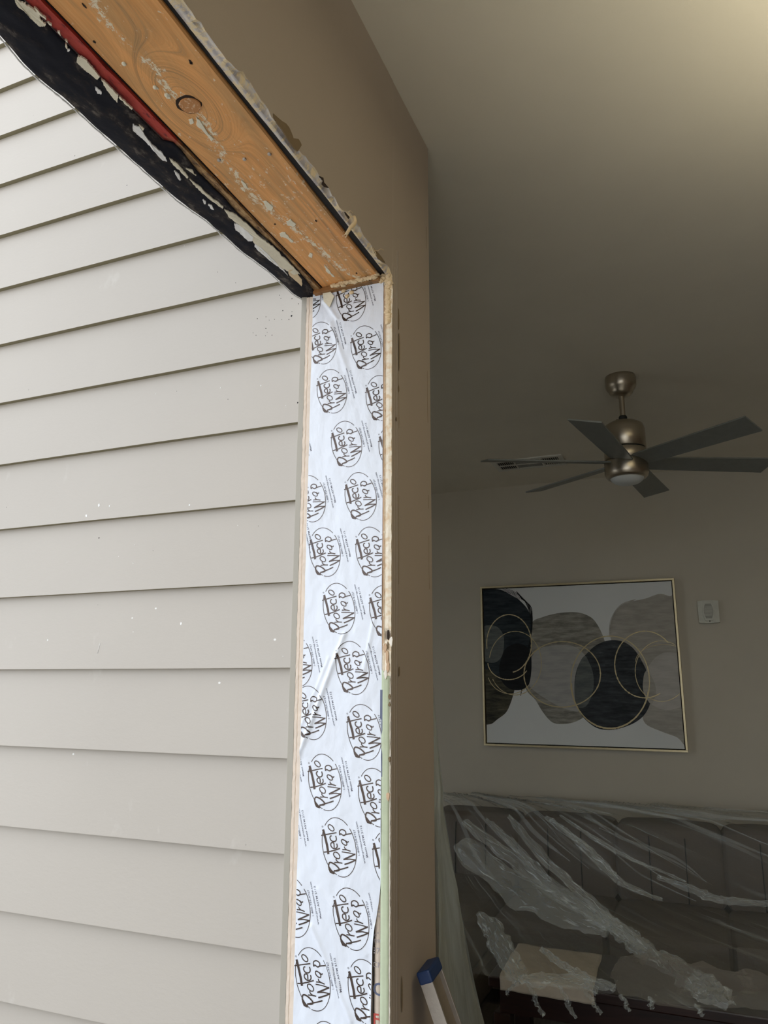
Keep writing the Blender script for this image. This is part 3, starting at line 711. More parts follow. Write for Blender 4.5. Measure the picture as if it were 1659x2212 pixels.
def stroke_bm(strokes):
    bm = bmesh.new()
    for li, (pts, wd) in enumerate(strokes):
        P = [L2W(*q) for q in pts]; hw = wd*1.04*sx*.00112/2
        # resample finely
        Q = []
        for a, b in zip(P, P[1:]):
            k = max(1, int((b-a).length/.0025))
            Q += [a.lerp(b, i/k) for i in range(k)]
        Q.append(P[-1]); prev = None; yy = li*4e-6
        for i, p in enumerate(Q):
            t_ = (Q[min(i+1, len(Q)-1)]-Q[max(i-1, 0)]).normalized(); nn = Vector((-t_.y, t_.x))*hw
            cur = (bm.verts.new((p.x+nn.x, yy, p.y+nn.y)), bm.verts.new((p.x-nn.x, yy, p.y-nn.y)))
            if prev:
                try: bm.faces.new((prev[0], prev[1], cur[1], cur[0]))
                except ValueError: pass
            prev = cur
    return bm
proto = bpy.data.meshes.new('logo_proto'); b_ = stroke_bm(ST); b_.to_mesh(proto); b_.free()
sbm = bmesh.new()
for s_, q0, q1, hh in SMALL:
    a, b = L2W(*q0), L2W(*q1); d = b-a
    tb = text(s_, .0052, None, '', None, 0, 0, 0, 0, target_w=d.length, bold=.00004)
    bmesh.ops.transform(tb, verts=tb.verts, matrix=Matrix.Rotation(-math.atan2(d.y, d.x), 4, 'Y'))
    bmesh.ops.translate(tb, verts=tb.verts, vec=(a.x, 0, a.y))
    tm = bpy.data.meshes.new('x'); tb.to_mesh(tm); tb.free(); sbm.from_mesh(tm); bpy.data.meshes.remove(tm)
small = bpy.data.meshes.new('small_proto'); sbm.to_mesh(small); sbm.free()
LC = [(-.6724, .8534), (-.7444, .7615), (-.6343, .7306), (-.7170, .6401), (-.5968, .606), (-.6783, .5119), (-.565, .4893), (-.7635, .397), (-.6436, .3912), (-.7255, .2766),
      (-.6158, .2697), (-.6903, .1554), (-.5832, .1454), (-.7860, .0500), (-.6568, .0346), (-.7503, -.055), (-.6297, -.0901), (-.7143, -.1879), (-.6037, -.2101), (-.6803, -.3053), (-.5723, -.322),
      (-.7760, -.4214), (-.6528, -.4292), (-.7311, -.5418), (-.6208, -.5483), (-.6953, -.662), (-.787, .88), (-.815, .30), (-.825, .52), (-.822, -.165), (-.808, -.285),
      (-.60, -.67), (-.77, -.78), (-.655, -.78), (-.73, -.90), (-.62, -.90), (-.69, -1.02), (-.77, -1.14), (-.65, -1.14), (-.72, -1.26), (-.62, -1.26), (-.68, -1.38)]
for X, Z in LC:
    for src, nm, mt, off in ((proto, 'printed_logo', 'print', .0004), (small, 'printed_text', 'small_print', .0004)):
        bm = bmesh.new(); bm.from_mesh(src); bmesh.ops.translate(bm, verts=bm.verts, vec=(X, 0, Z+CZ))
        zc_ = Z+CZ; rt = min(wr_right(zc_), wr_right(zc_-.05)) if zc_ < zr0+.05 else WR
        for v in bm.verts: v.co.x = v.co.x
        put(bm, nm, M[mt], wr, [((WL+.0008, 0, 0), (-1, 0, 0)), ((rt-.0006, 0, 0), (1, 0, 0)), ((0, 0, ZH-.006), (0, 0, 1)), ((0, 0, .01), (0, 0, -1))],
            lambda x, z, off=off: wrapY(x, z)-off)
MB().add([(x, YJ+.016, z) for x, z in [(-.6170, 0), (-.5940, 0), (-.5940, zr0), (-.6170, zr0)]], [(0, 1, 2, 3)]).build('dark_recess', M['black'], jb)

# spray foam / caulk smears at the head of the jamb
fo = MB(); 
def lump(cx, cy, cz_, rx, ry, rz, seed, n=14):
    def fn(u, v):
        th = math.pi*u; ph = 2*math.pi*v; d = Vector((math.sin(th)*math.cos(ph), math.sin(th)*math.sin(ph), math.cos(th)))
        k = 1+.45*fb(d.x*1.6+seed, d.y*1.6, d.z*1.6)
        return (cx+rx*d.x*k, cy+ry*d.y*k, cz_+rz*d.z*k)
    fo.grid(fn, n, n)
for k in range(26):
    u = k/25; x = -.712+.108*u; lump(x, YJ-.017+.002*nz(k, 1), ZH-.004+.009*nz(k*.9, 3), .0062, .005, .0045+.003*nz(k, 7), k)
for x, y in [(750, 640), (760, 632), (742, 628), (735, 622), (728, 620)]:
    p = onY(x, y, YJ-.003); lump(p.x, YJ-.003, p.z, .006, .003, .005, x)
for k in range(22):
    y = 590+k*5; p = onY(838+4*nz(k*.8, 2), y, YJ-.002); lump(p.x, YJ-.001, p.z, .0068, .004, .0065, k*1.7)
for x, y in [(826, 600), (822, 606), (816, 603), (832, 588), (826, 594), (838, 596), (842, 610)]:
    p = onY(x, y, YJ-.004); lump(p.x, YJ-.002, p.z, .007, .006, .006, x)
o = fo.build('spray_foam', M['foam']); tag(o, 'hardened cream spray foam smeared along the top corner of the jamb', 'foam')
# torn tape scrap near the top of the wrap
mb = MB(); mb.add([(onY(x, y, YJ-.007)) for x, y in [(697, 632), (712, 628), (722, 640), (712, 664), (700, 652)]], [(0, 1, 2, 3, 4)])
o = mb.build('caulk_scrap', M['caulk'], solid=.002); tag(o, 'small triangular crust of cream caulk stuck near the top of the white wrap', 'caulk')

# ------------------------------------------------------------------ spirit level
A = onX(889, 2108, XI+.006); 
lv = empty('spirit_level', (-.18, 1.63, 0)); tag(lv, 'scuffed aluminium spirit level with a blue end cap leaning on the brown wall', 'spirit level')
top = Vector((-.5640, 1.560, 1.060)); foot = Vector((-.165, 1.640, .015)); ax = (foot-top).normalized()
Ln = (foot-top).length; wd = Vector((0, 1, 0)); wd = (wd-ax*wd.dot(ax)).normalized(); nr = ax.cross(wd)
if nr.x < 0: nr = -nr
def lbox(a0, a1, w0, w1, n0, n1):
    mb = MB(); v = [top+ax*a+wd*b+nr*c_ for a in (a0, a1) for b in (w0, w1) for c_ in (n0, n1)]
    return mb.add(v, [(0, 1, 3, 2), (4, 6, 7, 5), (0, 4, 5, 1), (2, 3, 7, 6), (0, 2, 6, 4), (1, 5, 7, 3)])
H2 = .033
lbox(.022, Ln-.02, -H2, -H2+.005, 0, .026).build('flange', M['alu'], lv, bevel=.0008)
lbox(.022, Ln-.02, H2-.005, H2, 0, .026).build('flange', M['alu'], lv, bevel=.0008)
lbox(.022, Ln-.02, -H2+.005, H2-.005, .009, .017).build('web', M['bronze'], lv)
lbox(0, .024, -H2-.0015, H2+.0015, -.0015, .0275).build('end_cap', M['blue_cap'], lv, bevel=.004)['label'] = 'blue plastic end cap'
lbox(Ln-.022, Ln, -H2-.0015, H2+.0015, -.0015, .0275).build('end_cap', M['blue_cap'], lv, bevel=.004)

# ------------------------------------------------------------------ ceiling fan
fx, fy = -.252, 3.477; fz = ZC
fan = empty('ceiling_fan', (fx, fy, fz)); tag(fan, 'six-bladed brushed nickel ceiling fan with silver blades and a round light', 'ceiling fan')
Z = lambda h: CZ+h
MB().lathe([(0, fz), (.068, fz), (.070, fz-.012), (.070, fz-.045), (.064, fz-.062), (.055, fz-.070), (.053, fz-.080), (.042, fz-.092), (.022, fz-.100), (0, fz-.101)], (fx, fy)).build('canopy', M['nickel'], fan)
MB().lathe([(.0125, fz-.09), (.0125, Z(1.21))], (fx, fy), 24).build('downrod', M['nickel'], fan)
cl = MB().lathe([(.0, Z(1.222)), (.016, Z(1.22)), (.019, Z(1.214)), (.019, Z(1.202)), (.016, Z(1.195)), (.020, Z(1.188)), (0, Z(1.187))], (fx, fy), 24)
cl.tube([(fx-.018, fy, Z(1.205)), (fx-.030, fy, Z(1.205))], .0025); cl.build('rod_coupling', M['dark_slot'], fan)
MB().lathe([(0, Z(1.192)), (.03, Z(1.190)), (.064, Z(1.185)), (.084, Z(1.172)), (.0915, Z(1.150)), (.0925, Z(1.12)), (.0930, Z(1.062)), (.090, Z(1.059)), (0, Z(1.059))], (fx, fy), 56).build('motor_housing', M['nickel'], fan)
MB().lathe([(.0, Z(1.060)), (.0885, Z(1.060)), (.0885, Z(1.052)), (0, Z(1.052))], (fx, fy), 40).build('groove', M['dark_slot'], fan)
MB().lathe([(0, Z(1.053)), (.092, Z(1.053)), (.0935, Z(1.050)), (.0935, Z(1.006)), (.092, Z(1.003)), (0, Z(1.003))], (fx, fy), 56).build('blade_hub', M['nickel'], fan)
MB().lathe([(.0, Z(1.004)), (.089, Z(1.004)), (.089, Z(.999)), (0, Z(.999))], (fx, fy), 40).build('groove', M['dark_slot'], fan)
MB().lathe([(0, Z(1.000)), (.0945, Z(1.000)), (.096, Z(.996)), (.096, Z(.945)), (.092, Z(.931)), (.084, Z(.922)), (.075, Z(.919)), (.073, Z(.921))], (fx, fy), 56).build('light_ring', M['nickel'], fan)
MB().lathe([(.0745, Z(.922)), (.068, Z(.911)), (.055, Z(.901)), (.035, Z(.894)), (.015, Z(.891)), (0, Z(.890))], (fx, fy), 48).build('light_diffuser', M['diffuser'], fan)
AZ0 = 21.5
for k in range(6):
    a = R(AZ0+60*k); ca, sa = math.cos(a), math.sin(a); tilt = R(-13)
    def bl(r, s_, h):
        yy = s_*math.cos(tilt)-h*math.sin(tilt); zz = s_*math.sin(tilt)+h*math.cos(tilt)
        return (fx+r*ca-yy*sa, fy+r*sa+yy*ca, Z(.995)+zz-.020*r*ca)
    mb = MB(); rs = [(.05, .046), (.10, .052), (.20, .056), (.40, .060), (.60, .0635), (.655, .065)]
    for sgn in (0,):
        v = []; 
        for r, hw in rs:
            r2 = r-.020 if r > .65 else r
            v += [bl(r, -hw, .0035), bl(r2, hw, .0035), bl(r2, hw, -.0035), bl(r, -hw, -.0035)]
        f = []
        for i in range(len(rs)-1):
            for j in range(4): f.append((i*4+j, i*4+(j+1) % 4, i*4+4+(j+1) % 4, i*4+4+j))
        f += [(3, 2, 1, 0), tuple(range(len(rs)*4-4, len(rs)*4))]
        mb.add(v, f)
    mb.build('blade', M['blade'], fan, bevel=.0012)

# ceiling register
vt = empty('ceiling_vent', (-.94, 4.71, ZC)); tag(vt, 'slotted ceiling air register seen behind the left fan blade', 'vent')
x0, x1, y0, y1 = -1.165, -.715, 4.59, 4.815
mb = MB(); t_ = .028
mb.box(x0, x1, y0, y0+t_, ZC-.008, ZC).box(x0, x1, y1-t_, y1, ZC-.008, ZC).box(x0, x0+t_, y0+t_, y1-t_, ZC-.008, ZC).box(x1-t_, x1, y0+t_, y1-t_, ZC-.008, ZC)
xs3 = [x0+.14, x1-.14]
for q in xs3: mb.box(q-.006, q+.006, y0+t_, y1-t_, ZC-.008, ZC)
mb.box(x0+t_, x1-t_, (y0+y1)/2-.005, (y0+y1)/2+.005, ZC-.009, ZC-.001)
mb.build('frame', M['vent'], vt)
MB().box(x0+t_, x1-t_, y0+t_, y1-t_, ZC-.0015, ZC-.0005).build('duct', M['dark_slot'], vt)
def slat(xa, xb, ya, yb, along):
    mb = MB()
    if along == 'y': mb.add([(xa, ya, ZC-.002), (xb, ya, ZC-.009), (xb, yb, ZC-.009), (xa, yb, ZC-.002)], [(0, 1, 2, 3)])
    else: mb.add([(xa, ya, ZC-.009), (xb, ya, ZC-.009), (xb, yb, ZC-.002), (xa, yb, ZC-.002)], [(0, 1, 2, 3)])
    mb.build('slat', M['vent'], vt, solid=.001)
for a_, b_2 in ((x0+t_, xs3[0]-.008), (xs3[1]+.008, x1-t_)):
    n = 8
    for k in range(n): q = a_+(b_2-a_)*k/n; slat(q, q+(b_2-a_)/n*.62, y0+t_, y1-t_, 'y')
for k in range(10):
    q = y0+t_+(y1-y0-2*t_)*k/10; slat(xs3[0]+.008, xs3[1]-.008, q, q+.0125, 'x')

# ------------------------------------------------------------------ painting
YP = 5.205
pt = empty('framed_painting', (-.776, 5.2, CZ-.39)); tag(pt, 'abstract painting of dark and grey pebble shapes with gold rings in thin gold frame', 'painting')
PX0, PX1, PZ0, PZ1 = -1.420, -.132, CZ-.392, CZ+.686
fw = .013
for (a_, b_2, c_, d_) in [(PX0, PX1, PZ0, PZ0+fw), (PX0, PX1, PZ1-fw, PZ1), (PX0, PX0+fw, PZ0+fw, PZ1-fw), (PX1-fw, PX1, PZ0+fw, PZ1-fw)]:
    MB().box(a_, b_2, YP-.014, YB, c_, d_).build('frame_rail', M['gold'], pt, bevel=.001)
MB().box(PX0+fw, PX1-fw, YP+.02, YB, PZ0+fw, PZ1-fw).build('backing', M['black'], pt)
CX0, CX1, CZ0, CZ1 = PX0+fw+.006, PX1-fw-.006, PZ0+fw+.006, PZ1-fw-.006
t = Mt('canvas_white', (.68, .71, .71), .8, spec=.2); t.bump(t.noise(500, 2), .3, .0006); M['canvas'] = t.m
MB().box(CX0, CX1, YP, YP+.03, CZ0, CZ1).build('canvas', M['canvas'], pt)
def art(name, a, b, c_=None, sc=(3, 1, 14)):
    t = Mt(name, a, .7, spec=.25); n1 = t.noise(3, 6, .65, t.map(sc))
    st = [(.36, a), (.62, b)]+([(.74, c_)] if c_ else [])
    t.col(t.ramp(n1, st)); return t.m
A_navy = art('art_navy', (.008, .014, .02), (.03, .042, .05)); A_blk = art('art_black', (.004, .005, .007), (.010, .012, .014))
A_char = art('art_charcoal', (.016, .02, .024), (.05, .058, .066), (.10, .11, .12)); A_grn = art('art_grey_green', (.085, .10, .10), (.14, .155, .15))
A_tau = art('art_taupe_grey', (.17, .165, .145), (.33, .325, .285), (.46, .43, .36)); A_lt = art('art_light_grey', (.32, .325, .32), (.40, .40, .385))
A_tp = art('art_pale_taupe', (.33, .32, .285), (.42, .405, .365), (.5, .49, .46)); A_pl = art('art_pale_oval', (.42, .41, .385), (.50, .49, .46)); A_olv = art('art_olive', (.02, .022, .018), (.085, .08, .055), (.15, .14, .10))
A_gold = plain('art_gold', (.50, .42, .24), .4, .3)
pc = lambda q: (980+q[0]/2.443, 1200+q[1]/2.443)
lay = [0]
def shape(pts, mat, nm='painted_shape', closed=True, sm=True):
    lay[0] += 1; P = smooth(pts, True, 5) if sm else pts
    Y = YP-.0003-.00012*lay[0]
    W_ = [onY(*pc(q), Y) for q in P]
    bm = bmesh.new(); vs = [bm.verts.new((min(max(p.x, CX0), CX1), Y, min(max(p.z, CZ0), CZ1))) for p in W_]
    # drop doubled points that the clamp produced
    uq = []
    for v in vs:
        if not uq or (v.co-uq[-1].co).length > 1e-5: uq.append(v)
    bm.faces.new(uq); bmesh.ops.triangulate(bm, faces=bm.faces[:])
    put(bm, nm, mat, pt)
def brush(pts, mat, wd, nm, closed=True):
    lay[0] += 1; P = smooth(pts, closed, 8); Y = YP-.0003-.00012*lay[0]
    W_ = [onY(*pc(q), Y) for q in P]; bm = bmesh.new(); prev = None
    for i, p in enumerate(W_):
        if not (CX0 < p.x < CX1 and CZ0 < p.z < CZ1): prev = None; continue
        t_ = (W_[min(i+1, len(W_)-1)]-W_[max(i-1, 0)]); t_.y = 0; t_.normalize(); nn = Vector((-t_.z, 0, t_.x))*wd*(.75+.6*nz(i*.3, lay[0]))
        cur = (bm.verts.new((p.x+nn.x, Y, p.z+nn.z)), bm.verts.new((p.x-nn.x, Y, p.z-nn.z)))
        if prev: bm.faces.new((prev[0], prev[1], cur[1], cur[0]))
        prev = cur
    if bm.faces: put(bm, nm, mat, pt)
shape([(825, 420), (832, 340), (870, 275), (930, 245), (1010, 228), (1085, 203), (1140, 215), (1190, 230), (1250, 600), (1260, 1010), (1180, 960), (1100, 930), (1010, 885), (990, 800), (960, 650), (900, 520), (850, 480)], A_tp)
shape([(130, 560), (250, 560), (330, 640), (318, 720), (300, 780), (275, 830), (230, 865), (200, 888), (160, 892), (120, 885)], A_olv)
shape([(120, 150), (190, 172), (250, 182), (310, 212), (360, 248), (398, 300), (411, 380), (412, 500), (408, 600), (395, 670), (360, 706), (310, 690), (250, 660), (180, 600), (120, 560)], A_navy)
shape([(410, 362), (470, 325), (560, 303), (650, 300), (710, 318), (750, 352), (790, 430), (812, 520), (822, 620), (800, 720), (760, 790), (690, 850), (640, 878), (580, 889), (520, 880), (470, 825), (430, 760), (385, 712), (375, 640), (400, 600), (412, 500)], A_tau)
shape([(404, 600), (412, 540), (440, 498), (500, 478), (570, 472), (630, 478), (680, 512), (720, 570), (738, 640), (738, 710), (712, 780), (680, 815), (640, 823), (570, 802), (500, 765), (430, 718), (398, 680)], A_lt)
shape([(330, 465), (375, 475), (405, 510), (411, 580), (405, 650), (390, 690), (350, 710), (300, 705), (260, 672), (240, 610), (250, 545), (275, 490)], A_blk)
shape([(158, 380), (190, 368), (232, 378), (262, 420), (265, 480), (255, 530), (225, 562), (185, 565), (160, 548), (152, 460)], A_grn)
shape([(700, 520), (745, 478), (800, 452), (860, 447), (915, 465), (960, 505), (1005, 580), (1038, 660), (1045, 740), (1030, 800), (1000, 848), (950, 885), (880, 912), (820, 921), (760, 912), (710, 880), (670, 835), (645, 780), (637, 700), (645, 620), (668, 560)], A_char)
shape([(655, 590), (690, 530), (715, 565), (735, 620), (739, 690), (722, 755), (695, 798), (655, 802), (645, 770), (638, 700)], A_grn)
shape([(1000, 660), (1025, 590), (1065, 538), (1115, 512), (1170, 515), (1210, 540), (1220, 680), (1215, 780), (1160, 812), (1100, 812), (1040, 782), (1005, 730)], A_pl)
shape([(1000, 660), (1015, 610), (1050, 650), (1068, 710), (1058, 760), (1040, 782), (1008, 735)], A_tp)
for k in range(5): brush([(330+6*k, 190+9*k), (375+7*k, 240+6*k), (402+3*k, 310), (408+k, 400), (395-2*k, 520), (372, 640), (345+4*k, 740)][:5+(k % 3)], A_blk, .0028, 'brush_line', False)
for k in range(4): brush([(150, 178+4*k), (230, 184-5*k), (300, 200-6*k), (350, 240-9*k)], A_blk, .002, 'brush_line', False)
for k in range(3): brush([(822+5*k, 430), (826+5*k, 350), (858+6*k, 285), (900, 250+5*k), (960, 232)], A_tp, .002, 'brush_line', False)
def ring(cx, cy, rx, ry, a0=0, a1=360, wd=.0045, rot=0):
    n = 26; pts = []
    for k in range(n+1):
        a = R(a0+(a1-a0)*k/n); X, Y_ = rx*math.cos(a), -ry*math.sin(a); pts.append((cx+X*math.cos(rot)-Y_*math.sin(rot)+2*nz(k, cx), cy+X*math.sin(rot)+Y_*math.cos(rot)+2*nz(k, cy)))
    brush(pts, A_gold, wd, 'gold_ring', False)
ring(292, 465, 118, 153, -80, 190); ring(325, 568, 138, 168, -150, 170, .003); ring(573, 627, 202, 173); ring(826, 668, 208, 243); ring(826, 674, 204, 240, 180, 350, .005)
ring(1010, 575, 160, 176, 40, 300); ring(1098, 610, 140, 160, 60, 330, .003); ring(1110, 560, 150, 90, 30, 180, .002); ring(290, 560, 110, 95, 185, 330, .004); ring(300, 600, 125, 130, 200, 320, .003)

# wall sounder
al = empty('alarm_sounder', (.055, 5.2, CZ+.465)); tag(al, 'small square white alarm sounder on the wall right of the painting', 'alarm')
ax0, ax1, az0, az1 = -.006, .116, CZ+.397, CZ+.533
mb = MB()
def bow(u, v):
    x = ax0+(ax1-ax0)*u; zt = az1+.004*math.sin(math.pi*u); zb_ = az0-.004*math.sin(math.pi*u)
    return (x, YB-.034-.006*math.sin(math.pi*u), zb_+(zt-zb_)*v)
mb.grid(bow, 14, 6, sm=False); mb.grid(lambda u, v: (bow(u, v)[0], YB, bow(u, v)[2]), 14, 6, sm=False)
for v_ in (0, 1): mb.grid(lambda u, w, v_=v_: (bow(u, v_)[0], bow(u, v_)[1]+(YB-bow(u, v_)[1])*w, bow(u, v_)[2]), 14, 1, sm=False)
for u_2 in (0, 1): mb.grid(lambda v, w, u_2=u_2: (bow(u_2, v)[0], bow(u_2, v)[1]+(YB-bow(u_2, v)[1])*w, bow(u_2, v)[2]), 6, 1, sm=False)
mb.build('casing', M['white_plastic'], al)
acx, acz = .055, CZ+.468
def lens(k): return [(acx+s_*(wx), YB-.040, acz+zz) for s_, wx, zz in k]
rim = []; inn_ = []
for kk, (wx, wz, L_) in enumerate(((.036, .062, rim), (.027, .046, inn_))):
    for i in range(9): u = -1+2*i/8; L_.append((acx+wx*(1-.38*u*u), acz+wz*u))
    for i in range(9): u = 1-2*i/8; L_.append((acx-wx*(1-.38*u*u), acz+wz*u))
MB().prism([(a_, YB-.046, b_2) for a_, b_2 in rim], (0, .014, 0)).build('rim', M['white_plastic'], al, bevel=.002)
MB().prism([(a_, YB-.0475, b_2) for a_, b_2 in inn_], (0, .006, 0)).build('grille', M['grille'], al)
for k in range(8):
    zz = acz-.028+.0075*k; hw = .024*(1-.38*((zz-acz)/.046)**2)
    MB().box(acx-hw, acx+hw, YB-.0495, YB-.0472, zz, zz+.0028).build('louvre', M['white_plastic'], al)
MB().lathe([(0, 0), (.0035, 0), (.0035, .003)], (0, 0), 12)
mb = MB(); mb.tube([(acx+.003, YB-.0475, az0+.008), (acx+.003, YB-.043, az0+.008)], .0036, 12); mb.build('indicator', M['dark_slot'], al)

# ------------------------------------------------------------------ sofa
def cushion(name, x0, x1, y0, y1, z0_, z1_, parent, puff=.02, n=10, lean=0):
    mb = MB(); cx, cy, cz_ = (x0+x1)/2, (y0+y1)/2, (z0_+z1_)/2; hx, hy, hz_ = (x1-x0)/2, (y1-y0)/2, (z1_-z0_)/2
    for axis in range(3):
        for sgn in (-1, 1):
            def fn(u, v, axis=axis, sgn=sgn):
                a, b = u*2-1, v*2-1; p = [0, 0, 0]; p[axis] = sgn; p[(axis+1) % 3] = a; p[(axis+2) % 3] = b
                e = .16; d = Vector(p); q = Vector([max(-1+e, min(1-e, k)) for k in p]); r_2 = d-q
                if r_2.length > 1e-6: d = q+r_2.normalized()*e
                pf = (1-abs(p[(axis+1) % 3])**3)*(1-abs(p[(axis+2) % 3])**3)
                s_ = [hx, hy, hz_]; P = Vector([d[i]*s_[i] for i in range(3)]); P[axis] += sgn*puff*pf
                return (cx+P.x, cy+P.y+lean*(P.z+hz_), cz_+P.z+.003*fb(P.x*9+cx*7, P.y*9, P.z*9))
            mb.grid(fn, n, n)
    return mb.build(name, M['fabric'], parent)
sf = empty('sofa', (-.3, 4.6, 0)); tag(sf, 'grey-brown upholstered sofa with channelled back cushions under clear plastic against the back wall', 'sofa')
MB().box(-1.72, 1.62, 4.16, 5.18, .10, .27).build('base', M['fabric'], sf, bevel=.02)
MB().box(-1.72, 1.62, 4.98, 5.18, .27, .74).build('back_frame', M['fabric'], sf, bevel=.03)
for k in range(5):
    xa = -1.665+.56*k-.005
    if k == 0: xa += 0
    nm = cushion('back_cushion', xa+.006, xa+.556, 4.72, 5.0, .44, .835, sf, .02, 12, .10)
    for q in (1/3, 2/3):
        X = xa+.562*q; MB().tube([(X, 4.708+.10*h-.012*math.sin(math.pi*h/.36 if h < .36 else 0), .46+h) for h in [i*.03 for i in range(12)]], .0035, 6).build('seam', M['dark_slot'], nm)
for k in range(3):
    xa = -1.105+k*.56
    cushion('seat_cushion', xa+.004, xa+.556, 4.10, 4.78, .27, .455, sf, .018, 10)
cushion('seat_cushion', .58, 1.30, 4.10, 4.78, .27, .455, sf, .018, 10)
cushion('arm', -1.70, -1.14, 3.55, 4.80, .27, .50, sf, .02, 10)['label'] = 'long chaise cushion at the left end'
MB().box(-1.72, -1.12, 3.50, 4.2, .10, .27).build('base', M['fabric'], sf, bevel=.02)
cushion('arm', 1.32, 1.62, 4.12, 5.05, .27, .60, sf, .02, 8)
for X, Y in [(-1.66, 3.58), (-1.2, 3.58), (1.55, 4.22), (-1.66, 5.1), (1.55, 5.1)]: MB().box(X-.03, X+.03, Y-.03, Y+.03, 0, .10).build('leg', M['dark_wood'], sf, bevel=.004)

# ------------------------------------------------------------------ coffee table
tb = empty('coffee_table', (.1, 3.6, 0)); tag(tb, 'dark red-brown wooden coffee table in front of the sofa under plastic', 'table')
MB().box(-.92, 1.25, 3.34, 3.80, .405, .445).build('tabletop', M['dark_wood'], tb, bevel=.006)
MB().box(-.88, 1.21, 3.37, 3.39, .31, .405).build('apron', M['dark_wood'], tb)
MB().box(-.88, 1.21, 3.75, 3.77, .31, .405).build('apron', M['dark_wood'], tb)
MB().box(-.88, -.86, 3.39, 3.75, .31, .405).build('apron', M['dark_wood'], tb)
for X in (-.87, 1.20):
    for Y in (3.39, 3.75): MB().box(X-.035, X+.035, Y-.035, Y+.035, .0045, .31).build('leg', M['dark_wood'], tb, bevel=.004)
rg = MB().box(-1.05, 1.9, 2.2, 4.05, .0, .004).build('shade_rug', M['shade_rug'], bevel=.004); tag(rg, 'dark red-brown rug added to darken the floor under the coffee table', 'shade_rug')  # added sheet, its dark colour paints the shade under the table
# masking paper over the near left end of the table
mb = MB()
def pap(u, v):
    x = -.885+.37*u+.02*v; s_ = v*.505
    y = 3.74-s_ if s_ < .41 else 3.33-.006; z = .458 if s_ < .41 else .458-(s_-.41)*.55
    return (x+.004*nz(v*4, u), y+.003*nz(u*6, v*5), z+.004*fb(u*4, v*5))
mb.grid(pap, 30, 40); o = mb.build('paper_sheet', M['paper'], solid=.0015)
tag(o, 'tan sheet of masking paper draped over the left end of the dark coffee table', 'paper')

# ------------------------------------------------------------------ plastic over the sofa
PATH = [(5.235, .865), (5.1, .872), (4.92, .872), (4.80, .856), (4.70, .74), (4.58, .60), (4.42, .53), (4.12, .495), (3.86, .475), (3.60, .468), (3.32, .466), (3.30, .45), (3.29, .43)]
plen = [0]
for a_, b_2 in zip(PATH, PATH[1:]): plen.append(plen[-1]+math.hypot(b_2[0]-a_[0], b_2[1]-a_[1]))
def along(s_):
    s_ *= plen[-1]
    for i in range(len(PATH)-1):
        if s_ <= plen[i+1]+1e-9:
            k = (s_-plen[i])/(plen[i+1]-plen[i]); a_, b_2 = PATH[i], PATH[i+1]; d = (b_2[0]-a_[0], b_2[1]-a_[1]); l = math.hypot(*d)
            return a_[0]+d[0]*k, a_[1]+d[1]*k, (-d[1]/l*-1, d[0]/l*-1)
    return PATH[-1][0], PATH[-1][1], (-1, 0)
APX = (-2.15, 5.75)
def drape_sheet(name, x0, x1, s0, s1, nu, nv, mat, parent, amp=.020, lift=.008, tight=0):
    mb = MB(); uv = []
    def fn(u, v):
        X = x0+(x1-x0)*u; s_ = s0+(s1-s0)*v
        # soften the profile so that the film spans hollows
        y = z = 0; W_ = 0
        for dk in (-.05, -.025, 0, .025, .05):
            a_, b_2, _ = along(min(1, max(0, s_+dk))); y += a_; z += b_2; W_ += 1
        y /= W_; z /= W_
        sd_ = s_*plen[-1]
        ang = math.atan2(APX[1]-(5.3-sd_), X-APX[0]); rr = math.hypot(APX[1]-(5.3-sd_), X-APX[0])
        rid = 1-abs(nz(ang*16, 2.2+rr*.35)*2.0); rid2 = 1-abs(nz(ang*41+3, 6.2+rr*.6)*2.0)
        h = lift+amp*(max(0, rid)**3+.45*max(0, rid2)**4)+.003*fb(X*14, sd_*14, 2)
        if X > -1.10: pass
        else: y += 0
        e = min(1, (1-s_)*8) if tight else 1
        uv.append((ang/1.6, rr/3.0))
        hz_ = .85 if s_ < .75 else .5
        return (X+.01*nz(sd_*5, X*3), max(y-h*.6*(1 if s_ > .1 else .1), 0) if y < 5.24 else y, z+h*hz_)
    mb.grid(fn, nu, nv); o = mb.build(name, mat, parent, recalc=False)
    ul = o.data.uv_layers.new(name='UVMap'); me = o.data
    for lp in me.loops: ul.data[lp.index].uv = uv[lp.vertex_index]
    return o
ps = empty('plastic_sheet', (-.2, 4.4, .05)); tag(ps, 'clear crumpled plastic dust sheet draped over the sofa and the coffee table', 'plastic sheet')
drape_sheet('film', -1.74, 1.66, 0, 1, 260, 300, M['film'], ps, .026, .012)
